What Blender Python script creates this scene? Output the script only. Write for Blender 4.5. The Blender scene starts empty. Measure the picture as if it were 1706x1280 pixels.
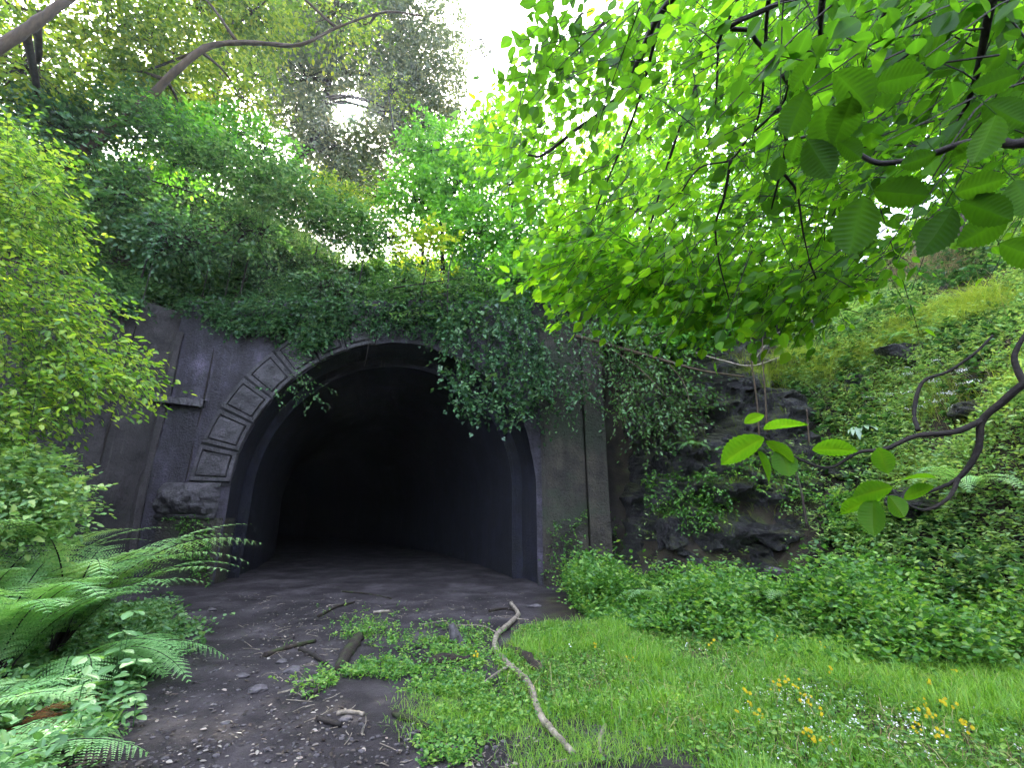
import bpy, bmesh, math
import numpy as np
from mathutils import Vector
from mathutils.bvhtree import BVHTree

R = np.random.default_rng(11)
scene = bpy.context.scene
COL = scene.collection

# ------------------------------------------------------------------ camera
PITCH, FPX, CX, CY = math.radians(16.7), 758.0, 853.0, 640.0
EYE = np.array([0.0, 0.0, 1.6])
cp, sp = math.cos(PITCH), math.sin(PITCH)
cam_data = bpy.data.cameras.new("camera")
cam_data.sensor_width = 36.0
cam_data.lens = FPX / 1706.0 * 36.0
cam_data.clip_start, cam_data.clip_end = 0.05, 3000.0
cam = bpy.data.objects.new("camera", cam_data)
cam.location = EYE
cam.rotation_euler = (math.pi / 2 + PITCH, 0, 0)
COL.objects.link(cam)
scene.camera = cam

def ray(px, py):
    px, py = np.asarray(px, float), np.asarray(py, float)
    u, v = (px - CX) / FPX, (CY - py) / FPX
    return np.stack([u, cp - v * sp, sp + v * cp], -1)

def at(px, py, Y):
    d = ray(px, py)
    return EYE + d * (np.asarray(Y, float) / d[..., 1])[..., None]

def at_dist(px, py, D):
    d = ray(px, py)
    d = d / np.linalg.norm(d, axis=-1, keepdims=True)
    return EYE + d * np.asarray(D, float)[..., None]

def on_ground(px, py, z=0.0):
    d = ray(px, py)
    return EYE + d * ((z - 1.6) / d[..., 2])[..., None]

# ------------------------------------------------------------------ light
SUN = ray(582, 183)
SUN = SUN / np.linalg.norm(SUN)
ELEV, AZ = math.asin(SUN[2]), math.atan2(SUN[0], SUN[1])
world = bpy.data.worlds.new("World")
scene.world = world
world.use_nodes = True
nt = world.node_tree
N, L = nt.nodes, nt.links
bg = N["Background"]
sky = N.new("ShaderNodeTexSky")
sky.sky_type = 'NISHITA'
sky.sun_disc = False
sky.sun_elevation, sky.sun_rotation = ELEV, AZ
sky.air_density, sky.dust_density, sky.ozone_density = 1.0, 3.0, 1.0
tc = N.new("ShaderNodeTexCoord")
dot = N.new("ShaderNodeVectorMath"); dot.operation = 'DOT_PRODUCT'
dot.inputs[1].default_value = tuple(SUN)
L.new(tc.outputs["Generated"], dot.inputs[0])
mx = N.new("ShaderNodeMath"); mx.operation = 'MAXIMUM'; mx.inputs[1].default_value = 0.0
L.new(dot.outputs["Value"], mx.inputs[0])
total = None
for power, gain in ((5000.0, 900.0), (500.0, 50.0), (14.0, 6.0)):   # the glow of the hazy air round the sun
    pw = N.new("ShaderNodeMath"); pw.operation = 'POWER'; pw.inputs[1].default_value = power
    L.new(mx.outputs[0], pw.inputs[0])
    ml = N.new("ShaderNodeMath"); ml.operation = 'MULTIPLY'; ml.inputs[1].default_value = gain
    L.new(pw.outputs[0], ml.inputs[0])
    if total is None:
        total = ml
    else:
        ad = N.new("ShaderNodeMath"); ad.operation = 'ADD'
        L.new(total.outputs[0], ad.inputs[0]); L.new(ml.outputs[0], ad.inputs[1])
        total = ad
glow = N.new("ShaderNodeVectorMath"); glow.operation = 'SCALE'
glow.inputs[0].default_value = (1.0, 0.93, 0.84)
L.new(total.outputs[0], glow.inputs["Scale"])
haz = N.new("ShaderNodeVectorMath"); haz.operation = 'ADD'
haz.inputs[1].default_value = (3.0, 3.0, 3.3)       # thin even high cloud
L.new(sky.outputs["Color"], haz.inputs[0])
sm = N.new("ShaderNodeVectorMath"); sm.operation = 'ADD'
L.new(haz.outputs[0], sm.inputs[0]); L.new(glow.outputs[0], sm.inputs[1])
L.new(sm.outputs[0], bg.inputs["Color"])
bg.inputs["Strength"].default_value = 0.13

sun_data = bpy.data.lights.new("sun", 'SUN')
sun_data.energy, sun_data.angle, sun_data.color = 3.2, math.radians(0.5), (1.0, 0.93, 0.80)
sun = bpy.data.objects.new("sun", sun_data)
sun.rotation_euler = Vector(SUN).to_track_quat('Z', 'Y').to_euler()
sun.location = (0, 0, 40)
COL.objects.link(sun)
scene.view_settings.view_transform = 'Standard'
scene.view_settings.look = 'None'
scene.view_settings.exposure = 3.35
scene.view_settings.gamma = 1.0
cy = scene.cycles
cy.max_bounces, cy.diffuse_bounces, cy.glossy_bounces, cy.transmission_bounces = 7, 4, 2, 5
cy.use_denoising = True
cy.use_adaptive_sampling = True
cy.adaptive_threshold = 0.015
cy.sample_clamp_indirect = 6.0
cy.caustics_reflective = cy.caustics_refractive = False

# ------------------------------------------------------------------ numpy helpers
def hash3(i):
    h = np.sin(i[..., 0] * 127.1 + i[..., 1] * 311.7 + i[..., 2] * 74.7) * 43758.5453
    return h - np.floor(h)

def vnoise(P):
    P = np.asarray(P, float)
    i = np.floor(P); f = P - i
    u = f * f * (3 - 2 * f)
    out = 0
    for dx in (0, 1):
        for dy in (0, 1):
            for dz in (0, 1):
                w = (u[..., 0] if dx else 1 - u[..., 0]) * (u[..., 1] if dy else 1 - u[..., 1]) * (u[..., 2] if dz else 1 - u[..., 2])
                out = out + w * hash3(i + np.array([dx, dy, dz]))
    return out * 2 - 1

def fbm(P, octv=4, gain=0.5):
    P = np.asarray(P, float)
    a, s, out = 1.0, 1.0, 0
    for k in range(octv):
        out = out + a * vnoise(P * s + 17.3 * k)
        a *= gain; s *= 2.03
    return out

def xyz(x, y, z=0.0):
    x, y, z = np.broadcast_arrays(np.asarray(x, float), np.asarray(y, float), np.asarray(z, float))
    return np.stack([x, y, z], -1)

def unit(v):
    return v / np.maximum(np.linalg.norm(v, axis=-1, keepdims=True), 1e-9)

def smooth01(t):
    t = np.clip(t, 0, 1)
    return t * t * (3 - 2 * t)

def in_poly(poly, n):
    """n random points of a polygon."""
    poly = np.asarray(poly, float)
    lo, hi = poly.min(0), poly.max(0)
    out = np.zeros((0, 2))
    while len(out) < n:
        p = lo + R.random((n * 2, 2)) * (hi - lo)
        ins = np.zeros(len(p), bool)
        j = len(poly) - 1
        for i in range(len(poly)):
            a, b = poly[i], poly[j]
            c = (a[1] > p[:, 1]) != (b[1] > p[:, 1])
            xx = (b[0] - a[0]) * (p[:, 1] - a[1]) / (b[1] - a[1] + 1e-12) + a[0]
            ins ^= c & (p[:, 0] < xx)
            j = i
        out = np.concatenate([out, p[ins]])
    return out[:n]

def curve(pts, per=6):
    """Catmull-Rom through pts."""
    P = np.asarray(pts, float)
    if len(P) < 3:
        t = np.linspace(0, 1, per + 1)[:, None]
        return P[0] * (1 - t) + P[-1] * t
    Q = np.concatenate([[2 * P[0] - P[1]], P, [2 * P[-1] - P[-2]]])
    out = []
    for i in range(1, len(Q) - 2):
        p0, p1, p2, p3 = Q[i - 1], Q[i], Q[i + 1], Q[i + 2]
        for k in range(per):
            t = k / per
            out.append(0.5 * (2 * p1 + (p2 - p0) * t + (2 * p0 - 5 * p1 + 4 * p2 - p3) * t * t + (3 * p1 - p0 - 3 * p2 + p3) * t ** 3))
    out.append(P[-1])
    return np.array(out)

class G:
    """Collects vertices, faces and a per-vertex tint for ONE mesh."""
    def __init__(self):
        self.v, self.t, self.f, self.n = [], [], {}, 0
    def add(self, V, F, tint=0.5):
        V = np.asarray(V, float).reshape(-1, 3)
        self.v.append(V)
        self.t.append(np.broadcast_to(np.asarray(tint, float), (len(V),)))
        for f in (F if isinstance(F, list) else [F]):
            f = np.asarray(f, int)
            if len(f):
                self.f.setdefault(f.shape[1], []).append(f + self.n)
        self.n += len(V)
    def mesh(self, name, mat, smooth=False, offset=(0, 0, 0)):
        me = bpy.data.meshes.new(name)
        V = np.concatenate(self.v) - np.asarray(offset, float)
        fs = [np.concatenate(x) for x in self.f.values()]
        loops = np.concatenate([x.ravel() for x in fs])
        tot = np.concatenate([np.full(len(x), x.shape[1]) for x in fs])
        start = np.concatenate([[0], np.cumsum(tot)[:-1]])
        me.vertices.add(len(V)); me.loops.add(len(loops)); me.polygons.add(len(tot))
        me.vertices.foreach_set("co", V.astype(np.float32).ravel())
        me.loops.foreach_set("vertex_index", loops.astype(np.int32))
        me.polygons.foreach_set("loop_start", start.astype(np.int32))
        me.polygons.foreach_set("loop_total", tot.astype(np.int32))
        me.polygons.foreach_set("use_smooth", np.full(len(tot), smooth))
        a = me.attributes.new("tint", 'FLOAT', 'POINT')
        a.data.foreach_set("value", np.concatenate(self.t).astype(np.float32))
        me.update(calc_edges=True)
        me.validate()
        me.materials.append(mat)
        return me

WLOC = {}
def build(g, name, mat, parent=None, smooth=False, loc=None):
    """links the collected mesh as one object; world coordinates are kept."""
    off = np.zeros(3)
    if parent is not None:
        off = WLOC[parent.name]
    elif loc is not None:
        off = np.asarray(loc, float)
    o = bpy.data.objects.new(name, g.mesh(name, mat, smooth, off))
    COL.objects.link(o)
    if parent is not None:
        o.parent = parent
    else:
        o.location = off
    WLOC[o.name] = off
    return o

def tag(o, label=None, cat=None, group=None, kind=None):
    if label: o["label"] = label
    if cat: o["category"] = cat
    if group: o["group"] = group
    if kind: o["kind"] = kind
    return o

def thing(name, label, cat, loc, group=None):
    o = bpy.data.objects.new(name, None)
    o.empty_display_size = 0.2
    o.location = [float(c) for c in loc]
    COL.objects.link(o)
    WLOC[o.name] = np.asarray(loc, float)
    return tag(o, label, cat, group)

def tube(g, pts, rad, n=6, tint=0.5, rough=0.0, seed=0.0):
    P = np.asarray(pts, float)
    rad = np.interp(np.linspace(0, 1, len(P)), np.linspace(0, 1, len(np.atleast_1d(rad))), np.atleast_1d(rad))
    T = unit(np.gradient(P, axis=0))
    ref = np.array([0.31, 0.17, 0.93]) if abs(T[:, 2]).mean() < 0.8 else np.array([1.0, 0.2, 0.1])
    A = unit(np.cross(T, ref)); B = np.cross(T, A)
    a = np.linspace(0, 2 * np.pi, n, endpoint=False)
    ring = np.cos(a)[None, :, None] * A[:, None] + np.sin(a)[None, :, None] * B[:, None]
    rr = rad[:, None, None] * np.ones((1, n, 1))
    V = P[:, None] + ring * rr
    if rough:
        V = V + ring * rr * rough * fbm(V * (0.9 / max(rad.max(), 1e-3)) + seed, 3)[..., None]
    m = len(P)
    i = np.arange(m - 1)[:, None] * n + np.arange(n)[None]
    j = np.arange(m - 1)[:, None] * n + (np.arange(n)[None] + 1) % n
    F = np.stack([i, j, j + n, i + n], -1).reshape(-1, 4)
    V = np.concatenate([V.reshape(-1, 3), P[:1], P[-1:]])
    k = np.arange(n)
    c0 = np.stack([(k + 1) % n, k, np.full(n, m * n)], -1)
    c1 = np.stack([(m - 1) * n + k, (m - 1) * n + (k + 1) % n, np.full(n, m * n + 1)], -1)
    g.add(V, [F, np.concatenate([c0, c1])], tint)

def box(g, lo, hi, tint=0.5):
    x0, y0, z0 = lo; x1, y1, z1 = hi
    V = [(x0, y0, z0), (x1, y0, z0), (x1, y1, z0), (x0, y1, z0), (x0, y0, z1), (x1, y0, z1), (x1, y1, z1), (x0, y1, z1)]
    g.add(V, np.array([(0, 3, 2, 1), (4, 5, 6, 7), (0, 1, 5, 4), (1, 2, 6, 5), (2, 3, 7, 6), (3, 0, 4, 7)]), tint)

def grid_faces(nu, nv):
    i = np.arange(nu - 1)[:, None] * nv + np.arange(nv - 1)[None]
    return np.stack([i, i + nv, i + nv + 1, i + 1], -1).reshape(-1, 4)

# ------------------------------------------------------------------ leaf shapes (y along the leaf, x across, z up)
def half_leaf(ys, ws, fold=0.25, curl=0.12):
    ys, ws = np.array(ys), np.array(ws)
    m = len(ys)
    left = np.stack([-ws, ys, fold * ws - curl * ys ** 2], -1)
    right = np.stack([ws, ys, fold * ws - curl * ys ** 2], -1)
    base, tip = np.array([[0, 0, 0]]), np.array([[0, 1, -curl]])
    V = np.concatenate([base, left, tip, right])
    fl = [0] + [m + 1] + list(range(m, 0, -1))
    fr = [0] + list(range(m + 2, 2 * m + 2)) + [m + 1]
    return V, [np.array([fl]), np.array([fr])], np.concatenate([[0.16], np.full(m, -0.06), [0.12], np.full(m, -0.06)])

TPL = {
    "oval": half_leaf([0.28, 0.68], [0.27, 0.24]),
    "broad": half_leaf([0.2, 0.62], [0.36, 0.32], 0.2, 0.18),
    "narrow": half_leaf([0.3, 0.65], [0.15, 0.14]),
    "diamond": (np.array([[0, 0, 0], [0.3, 0.45, 0.05], [0, 1, -0.1], [-0.3, 0.45, 0.05]]), [np.array([[0, 1, 2, 3]])]),
}
ys, ws = [], []
for k in range(11):                       # toothed edge of the big near leaves
    t = (k + 1) / 12.5
    w = 0.36 * math.sin(math.pi * min(1, t * 1.02) ** 0.78) ** 0.8
    ys += [t - 0.02, t + 0.03]; ws += [w * 0.93, w * 1.03]
def veined(n=23):
    V, Fq, off = [], [], []
    for k in range(n + 1):
        t = k / n
        w = 0.37 * math.sin(math.pi * t ** 0.8) ** 0.85 if 0 < k < n else 0.0
        tooth = 1.05 if k % 2 else 0.93
        ye = min(1.0, t + 0.10 * math.sin(math.pi * t)) + (0.012 if k % 2 else 0)
        cz = -0.18 * t * t
        rib = 0.004 if k % 2 else -0.003
        for sx, f in ((-1, 1.0), (-1, 0.5), (0, 0.0), (1, 0.5), (1, 1.0)):
            yy = t + (ye - t) * f
            V.append((sx * w * f * (tooth if f == 1.0 else 1.0), yy, cz + 0.22 * w * f + rib * (f == 0.5) - 0.10 * w * f * f))
            off.append(0.16 if f == 0 else (0.05 if k % 2 else -0.03))
    for k in range(n):
        for j in range(4):
            a = k * 5 + j
            Fq.append((a, a + 1, a + 6, a + 5))
    return np.array(V), [np.array(Fq)], np.array(off)
TPL["toothed"] = veined()
TPL["beech"] = half_leaf([0.08, 0.28, 0.5, 0.72, 0.9], [0.17, 0.34, 0.36, 0.25, 0.09], 0.14, 0.14)
iv = np.array([[0, 0, 0], [0.30, -0.10, 0.02], [0.50, 0.22, 0.03], [0.28, 0.48, 0.02], [0.0, 1.0, -0.1], [-0.28, 0.48, 0.02], [-0.50, 0.22, 0.03], [-0.30, -0.10, 0.02]])
TPL["ivy"] = (iv, [np.array([[0, 1, 2, 3], [0, 3, 4, 5], [0, 5, 6, 7]])])

def put(g, kind, pos, axis, nrm, size, tint, aspect=1.0):
    V, F = TPL[kind][:2]
    y = unit(axis); x = unit(np.cross(y, nrm)); z = np.cross(x, y)
    size = np.broadcast_to(np.asarray(size, float), (len(pos),))
    W = pos[:, None] + size[:, None, None] * (V[None, :, 0:1] * aspect * x[:, None] + V[None, :, 1:2] * y[:, None] + V[None, :, 2:3] * z[:, None])
    n, k = len(pos), len(V)
    off = np.arange(n)[:, None, None] * k
    g.add(W.reshape(-1, 3), [(f[None] + off).reshape(-1, f.shape[1]) for f in F], np.clip(np.broadcast_to(tint, (n,))[:, None] + (TPL[kind][2] if len(TPL[kind]) > 2 else 0.0), 0, 1).ravel() if len(TPL[kind]) > 2 else np.repeat(np.broadcast_to(tint, (n,)), k))

def rnd(n, s=1.0):
    return R.normal(size=(n, 3)) * s

def sprays(g, kind, start, d, length, nleaf, size, droop=0.3, up=0.9, tint=(0.2, 0.8), wig=0.35, stems=None, rad=0.003, aspect=1.0, clump=0.25, lay=0.0):
    """leafy twigs: nleaf alternate leaves along each of len(start) twigs."""
    n = len(start)
    if n == 0:
        return
    d = unit(d)
    length = np.broadcast_to(np.asarray(length, float), (n,)) * (0.7 + 0.6 * R.random(n))
    lat = unit(np.cross(d, np.array([0.05, 0.03, 1.0])) + 1e-6)
    ct = np.clip(R.normal(0.0, clump, n), -0.5, 0.5)
    t = (np.arange(nleaf) + 0.6) / nleaf
    tt = t[None] + R.normal(0, 0.25 / nleaf, (n, nleaf))
    P = start[:, None] + d[:, None] * (length[:, None] * tt)[..., None]
    P[..., 2] -= droop * length[:, None] * tt ** 2
    P += rnd(n * nleaf, 0.04).reshape(n, nleaf, 3) * length[:, None, None]
    side = np.where(np.arange(nleaf) % 2 == 0, 1.0, -1.0)[None, :, None]
    ax = d[:, None] * (0.55 + 0.4 * tt[..., None]) + side * lat[:, None] * 0.85 + rnd(n * nleaf, wig).reshape(n, nleaf, 3)
    ax[..., 2] -= 0.25 + lay
    nr = rnd(n * nleaf, 1 - up * 0.75).reshape(n, nleaf, 3)
    nr[..., 2] += up
    lo, hi = tint
    tn = np.clip(lo + (hi - lo) * R.random((n, nleaf)) + ct[:, None] * (hi - lo), 0, 1)
    sz = size * (0.65 + 0.7 * R.random((n, nleaf)))
    put(g, kind, P.reshape(-1, 3), ax.reshape(-1, 3), nr.reshape(-1, 3), sz.ravel(), tn.ravel(), aspect)
    if stems is not None:
        ts = np.array([0, 0.5, 1.0])
        for i in range(n):
            q = start[i] + d[i] * (length[i] * ts)[:, None]
            q[:, 2] -= droop * length[i] * ts ** 2
            tube(stems, q, [rad, rad * 0.4], 3)

# ------------------------------------------------------------------ materials
def newmat(name):
    m = bpy.data.materials.new(name)
    m.use_nodes = True
    nt = m.node_tree
    nt.nodes.clear()
    out = nt.nodes.new("ShaderNodeOutputMaterial")
    return m, nt, out

def ramp(nt, stops, fac=None):
    r = nt.nodes.new("ShaderNodeValToRGB")
    e = r.color_ramp.elements
    while len(e) < len(stops):
        e.new(0.5)
    for el, (p, c) in zip(e, stops):
        el.position = p
        el.color = (*c, 1) if len(c) == 3 else c
    if fac is not None:
        nt.links.new(fac, r.inputs[0])
    return r

def leafmat(name, dark, mid, light, trans=1.9, mixv=0.45, gloss=0.05, rough=0.38, warm=(1.0, 1.0, 0.45)):
    m, nt, out = newmat(name)
    nd, lk = nt.nodes, nt.links
    at_ = nd.new("ShaderNodeAttribute"); at_.attribute_name = "tint"
    r = ramp(nt, [(0.0, dark), (0.5, mid), (0.88, light), (1.0, (light[0] * 1.22, light[1] * 1.02, light[2]))], at_.outputs["Fac"])
    dif = nd.new("ShaderNodeBsdfDiffuse"); lk.new(r.outputs[0], dif.inputs["Color"])
    tr = nd.new("ShaderNodeBsdfTranslucent")
    mu = nd.new("ShaderNodeVectorMath"); mu.operation = 'MULTIPLY'
    mu.inputs[1].default_value = (trans * warm[0], trans * warm[1], trans * warm[2])
    lk.new(r.outputs[0], mu.inputs[0]); lk.new(mu.outputs[0], tr.inputs["Color"])
    mix = nd.new("ShaderNodeMixShader"); mix.inputs[0].default_value = mixv
    lk.new(dif.outputs[0], mix.inputs[1]); lk.new(tr.outputs[0], mix.inputs[2])
    gl = nd.new("ShaderNodeBsdfGlossy"); gl.inputs["Roughness"].default_value = rough
    gl.inputs["Color"].default_value = (0.9, 0.95, 1.0, 1)
    m2 = nd.new("ShaderNodeMixShader"); m2.inputs[0].default_value = gloss * 0.4
    lk.new(mix.outputs[0], m2.inputs[1]); lk.new(gl.outputs[0], m2.inputs[2])
    lk.new(m2.outputs[0], out.inputs["Surface"])
    return m

def solid(name, stops, scale=4.0, detail=8.0, rough=0.85, bump=0.4, bscale=None, stretch=(1, 1, 1), dist=0.02, spots=None, spec=0.3):
    """noise-ramped rough surface in object coordinates, with bump."""
    m, nt, out = newmat(name)
    nd, lk = nt.nodes, nt.links
    tc = nd.new("ShaderNodeTexCoord")
    mp = nd.new("ShaderNodeMapping"); mp.inputs["Scale"].default_value = stretch
    lk.new(tc.outputs["Object"], mp.inputs[0])
    n1 = nd.new("ShaderNodeTexNoise"); n1.inputs["Scale"].default_value = scale; n1.inputs["Detail"].default_value = detail; n1.inputs["Roughness"].default_value = 0.65
    lk.new(mp.outputs[0], n1.inputs["Vector"])
    r = ramp(nt, stops, n1.outputs["Fac"])
    col = r.outputs[0]
    if spots:
        sc, thr, c = spots
        n3 = nd.new("ShaderNodeTexNoise"); n3.inputs["Scale"].default_value = sc; n3.inputs["Detail"].default_value = 5
        lk.new(tc.outputs["Object"], n3.inputs["Vector"])
        r3 = ramp(nt, [(thr, (0, 0, 0)), (thr + 0.12, (1, 1, 1))], n3.outputs["Fac"])
        mxr = nd.new("ShaderNodeMix"); mxr.data_type = 'RGBA'
        lk.new(r3.outputs[0], mxr.inputs[0]); lk.new(col, mxr.inputs[6]); mxr.inputs[7].default_value = (*c, 1)
        col = mxr.outputs[2]
    p = nd.new("ShaderNodeBsdfPrincipled")
    p.inputs["Roughness"].default_value = rough
    p.inputs["Specular IOR Level"].default_value = spec
    lk.new(col, p.inputs["Base Color"])
    n2 = nd.new("ShaderNodeTexNoise"); n2.inputs["Scale"].default_value = bscale or scale * 6; n2.inputs["Detail"].default_value = 6
    lk.new(mp.outputs[0], n2.inputs["Vector"])
    b = nd.new("ShaderNodeBump"); b.inputs["Strength"].default_value = bump; b.inputs["Distance"].default_value = dist
    lk.new(n2.outputs["Fac"], b.inputs["Height"]); lk.new(b.outputs[0], p.inputs["Normal"])
    lk.new(p.outputs[0], out.inputs["Surface"])
    return m

M = {}
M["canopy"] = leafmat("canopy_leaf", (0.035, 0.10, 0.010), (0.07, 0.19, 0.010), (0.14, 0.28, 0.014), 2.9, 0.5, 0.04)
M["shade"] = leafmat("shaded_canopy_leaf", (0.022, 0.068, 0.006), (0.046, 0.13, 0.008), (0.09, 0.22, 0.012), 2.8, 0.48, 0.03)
M["near"] = leafmat("near_leaf", (0.010, 0.032, 0.002), (0.018, 0.055, 0.003), (0.045, 0.12, 0.006), 3.0, 0.5, 0.012, 0.5)
M["maple"] = leafmat("bright_leaf", (0.03, 0.10, 0.015), (0.06, 0.19, 0.02), (0.10, 0.27, 0.03), 2.2, 0.5, 0.04)
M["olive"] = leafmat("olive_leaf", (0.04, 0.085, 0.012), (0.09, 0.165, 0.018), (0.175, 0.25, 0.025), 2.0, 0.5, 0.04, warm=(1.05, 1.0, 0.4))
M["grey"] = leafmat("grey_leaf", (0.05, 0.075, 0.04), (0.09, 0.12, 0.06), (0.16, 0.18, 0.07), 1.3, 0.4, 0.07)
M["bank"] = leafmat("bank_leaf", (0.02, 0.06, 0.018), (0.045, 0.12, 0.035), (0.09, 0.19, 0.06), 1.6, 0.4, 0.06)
M["hazel"] = leafmat("hazel_leaf", (0.04, 0.10, 0.015), (0.09, 0.20, 0.025), (0.19, 0.30, 0.035), 1.9, 0.45, 0.05)
M["ivy"] = leafmat("ivy_leaf", (0.018, 0.055, 0.02), (0.035, 0.105, 0.04), (0.07, 0.16, 0.06), 1.5, 0.35, 0.08)
M["cover"] = leafmat("cover_leaf", (0.03, 0.10, 0.018), (0.075, 0.20, 0.035), (0.17, 0.31, 0.06), 1.7, 0.42, 0.05)
M["pale"] = leafmat("pale_leaf", (0.08, 0.17, 0.06), (0.14, 0.26, 0.09), (0.24, 0.36, 0.12), 1.6, 0.4, 0.05)
M["grass"] = leafmat("grass_blade", (0.055, 0.145, 0.012), (0.115, 0.265, 0.025), (0.21, 0.36, 0.055), 1.8, 0.45, 0.05)
M["tuft"] = leafmat("pale_tuft", (0.09, 0.15, 0.02), (0.17, 0.25, 0.035), (0.30, 0.36, 0.07), 1.6, 0.4, 0.05)
M["straw"] = leafmat("dry_straw", (0.14, 0.11, 0.05), (0.26, 0.21, 0.10), (0.40, 0.34, 0.18), 1.0, 0.3, 0.03, warm=(1, 1, 0.9))
M["fern"] = leafmat("fern_frond", (0.08, 0.18, 0.06), (0.15, 0.32, 0.11), (0.26, 0.44, 0.19), 1.6, 0.42, 0.05)
M["strap"] = leafmat("strap_frond", (0.10, 0.17, 0.10), (0.16, 0.25, 0.15), (0.24, 0.34, 0.20), 1.3, 0.3, 0.10)
M["nettle"] = leafmat("nettle_leaf", (0.05, 0.13, 0.04), (0.09, 0.21, 0.07), (0.17, 0.31, 0.12), 1.6, 0.4, 0.06)
M["rust"] = leafmat("rust_leaf", (0.06, 0.025, 0.012), (0.13, 0.05, 0.02), (0.2, 0.10, 0.03), 1.3, 0.35, 0.03, warm=(1, 1, 1))
M["litter"] = leafmat("dead_leaf", (0.025, 0.02, 0.017), (0.07, 0.055, 0.045), (0.24, 0.22, 0.19), 0.8, 0.2, 0.05, warm=(1, 1, 1))
M["petal"] = leafmat("yellow_petal", (0.40, 0.28, 0.008), (0.46, 0.35, 0.010), (0.52, 0.42, 0.02), 1.0, 0.3, 0.02, warm=(1, 1, 0.6))
M["white"] = leafmat("white_petal", (0.55, 0.57, 0.55), (0.7, 0.72, 0.70), (0.8, 0.8, 0.8), 1.0, 0.3, 0.02, warm=(1, 1, 1))
M["bark"] = solid("bark", [(0.3, (0.010, 0.008, 0.007)), (0.6, (0.028, 0.022, 0.018)), (0.8, (0.05, 0.042, 0.032))], 9, 8, 0.9, 0.7, 40, (1, 1, 0.25))
M["twig"] = solid("dark_twig", [(0.3, (0.006, 0.005, 0.0045)), (0.7, (0.018, 0.013, 0.010))], 20, 4, 0.8, 0.3, 90)
M["brownbark"] = solid("brown_bark", [(0.3, (0.018, 0.012, 0.008)), (0.6, (0.05, 0.034, 0.018)), (0.8, (0.09, 0.065, 0.035))], 7, 8, 0.9, 0.6, 30, (1, 1, 0.3))
M["dead"] = solid("dead_wood", [(0.32, (0.05, 0.04, 0.03)), (0.5, (0.16, 0.135, 0.105)), (0.75, (0.30, 0.265, 0.21))], 14, 7, 0.85, 0.5, 60, (1, 1, 1))
M["log"] = solid("rotten_log", [(0.3, (0.007, 0.005, 0.004)), (0.6, (0.022, 0.015, 0.011)), (0.8, (0.045, 0.032, 0.02))], 9, 8, 0.9, 0.8, 45, (1, 1, 1), 0.02, (5.0, 0.52, (0.025, 0.036, 0.010)))
M["stone"] = solid("path_stone", [(0.3, (0.03, 0.027, 0.03)), (0.7, (0.09, 0.08, 0.085))], 12, 8, 0.8, 0.5, 60)
M["moss"] = leafmat("moss", (0.04, 0.08, 0.015), (0.07, 0.12, 0.02), (0.12, 0.17, 0.03), 1.2, 0.3, 0.02)

def rockmat(name, wet=0.45):
    m, nt, out = newmat(name)
    nd, lk = nt.nodes, nt.links
    tc = nd.new("ShaderNodeTexCoord")
    n1 = nd.new("ShaderNodeTexNoise"); n1.inputs["Scale"].default_value = 1.7; n1.inputs["Detail"].default_value = 12; n1.inputs["Roughness"].default_value = 0.7
    lk.new(tc.outputs["Object"], n1.inputs["Vector"])
    r = ramp(nt, [(0.34, (0.003, 0.0028, 0.0035)), (0.47, (0.009, 0.008, 0.0095)), (0.58, (0.032, 0.029, 0.034)), (0.70, (0.10, 0.093, 0.108))], n1.outputs["Fac"])
    n2 = nd.new("ShaderNodeTexNoise"); n2.inputs["Scale"].default_value = 0.9; n2.inputs["Detail"].default_value = 9; n2.inputs["Roughness"].default_value = 0.7
    lk.new(tc.outputs["Object"], n2.inputs["Vector"])
    geo = nd.new("ShaderNodeNewGeometry")
    sx = nd.new("ShaderNodeSeparateXYZ"); lk.new(geo.outputs["Normal"], sx.inputs[0])
    ad = nd.new("ShaderNodeMath"); ad.operation = 'MULTIPLY_ADD'; ad.inputs[1].default_value = 0.22
    lk.new(sx.outputs["Z"], ad.inputs[0]); lk.new(n2.outputs["Fac"], ad.inputs[2])
    rm = ramp(nt, [(0.60, (0, 0, 0)), (0.74, (1, 1, 1))], ad.outputs[0])
    nm = nd.new("ShaderNodeTexNoise"); nm.inputs["Scale"].default_value = 22; nm.inputs["Detail"].default_value = 5
    lk.new(tc.outputs["Object"], nm.inputs["Vector"])
    rg = ramp(nt, [(0.35, (0.015, 0.018, 0.004)), (0.65, (0.05, 0.058, 0.012))], nm.outputs["Fac"])
    mx = nd.new("ShaderNodeMix"); mx.data_type = 'RGBA'
    lk.new(rm.outputs[0], mx.inputs[0]); lk.new(r.outputs[0], mx.inputs[6]); lk.new(rg.outputs[0], mx.inputs[7])
    p = nd.new("ShaderNodeBsdfPrincipled"); p.inputs["Roughness"].default_value = wet - 0.12
    lk.new(mx.outputs[2], p.inputs["Base Color"])
    n4 = nd.new("ShaderNodeTexNoise"); n4.inputs["Scale"].default_value = 7; n4.inputs["Detail"].default_value = 12; n4.inputs["Roughness"].default_value = 0.78
    lk.new(tc.outputs["Object"], n4.inputs["Vector"])
    b = nd.new("ShaderNodeBump"); b.inputs["Strength"].default_value = 1.0; b.inputs["Distance"].default_value = 0.16
    lk.new(n4.outputs["Fac"], b.inputs["Height"]); lk.new(b.outputs[0], p.inputs["Normal"])
    lk.new(p.outputs[0], out.inputs["Surface"])
    return m
M["rock"] = rockmat("dark_rock")

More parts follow.
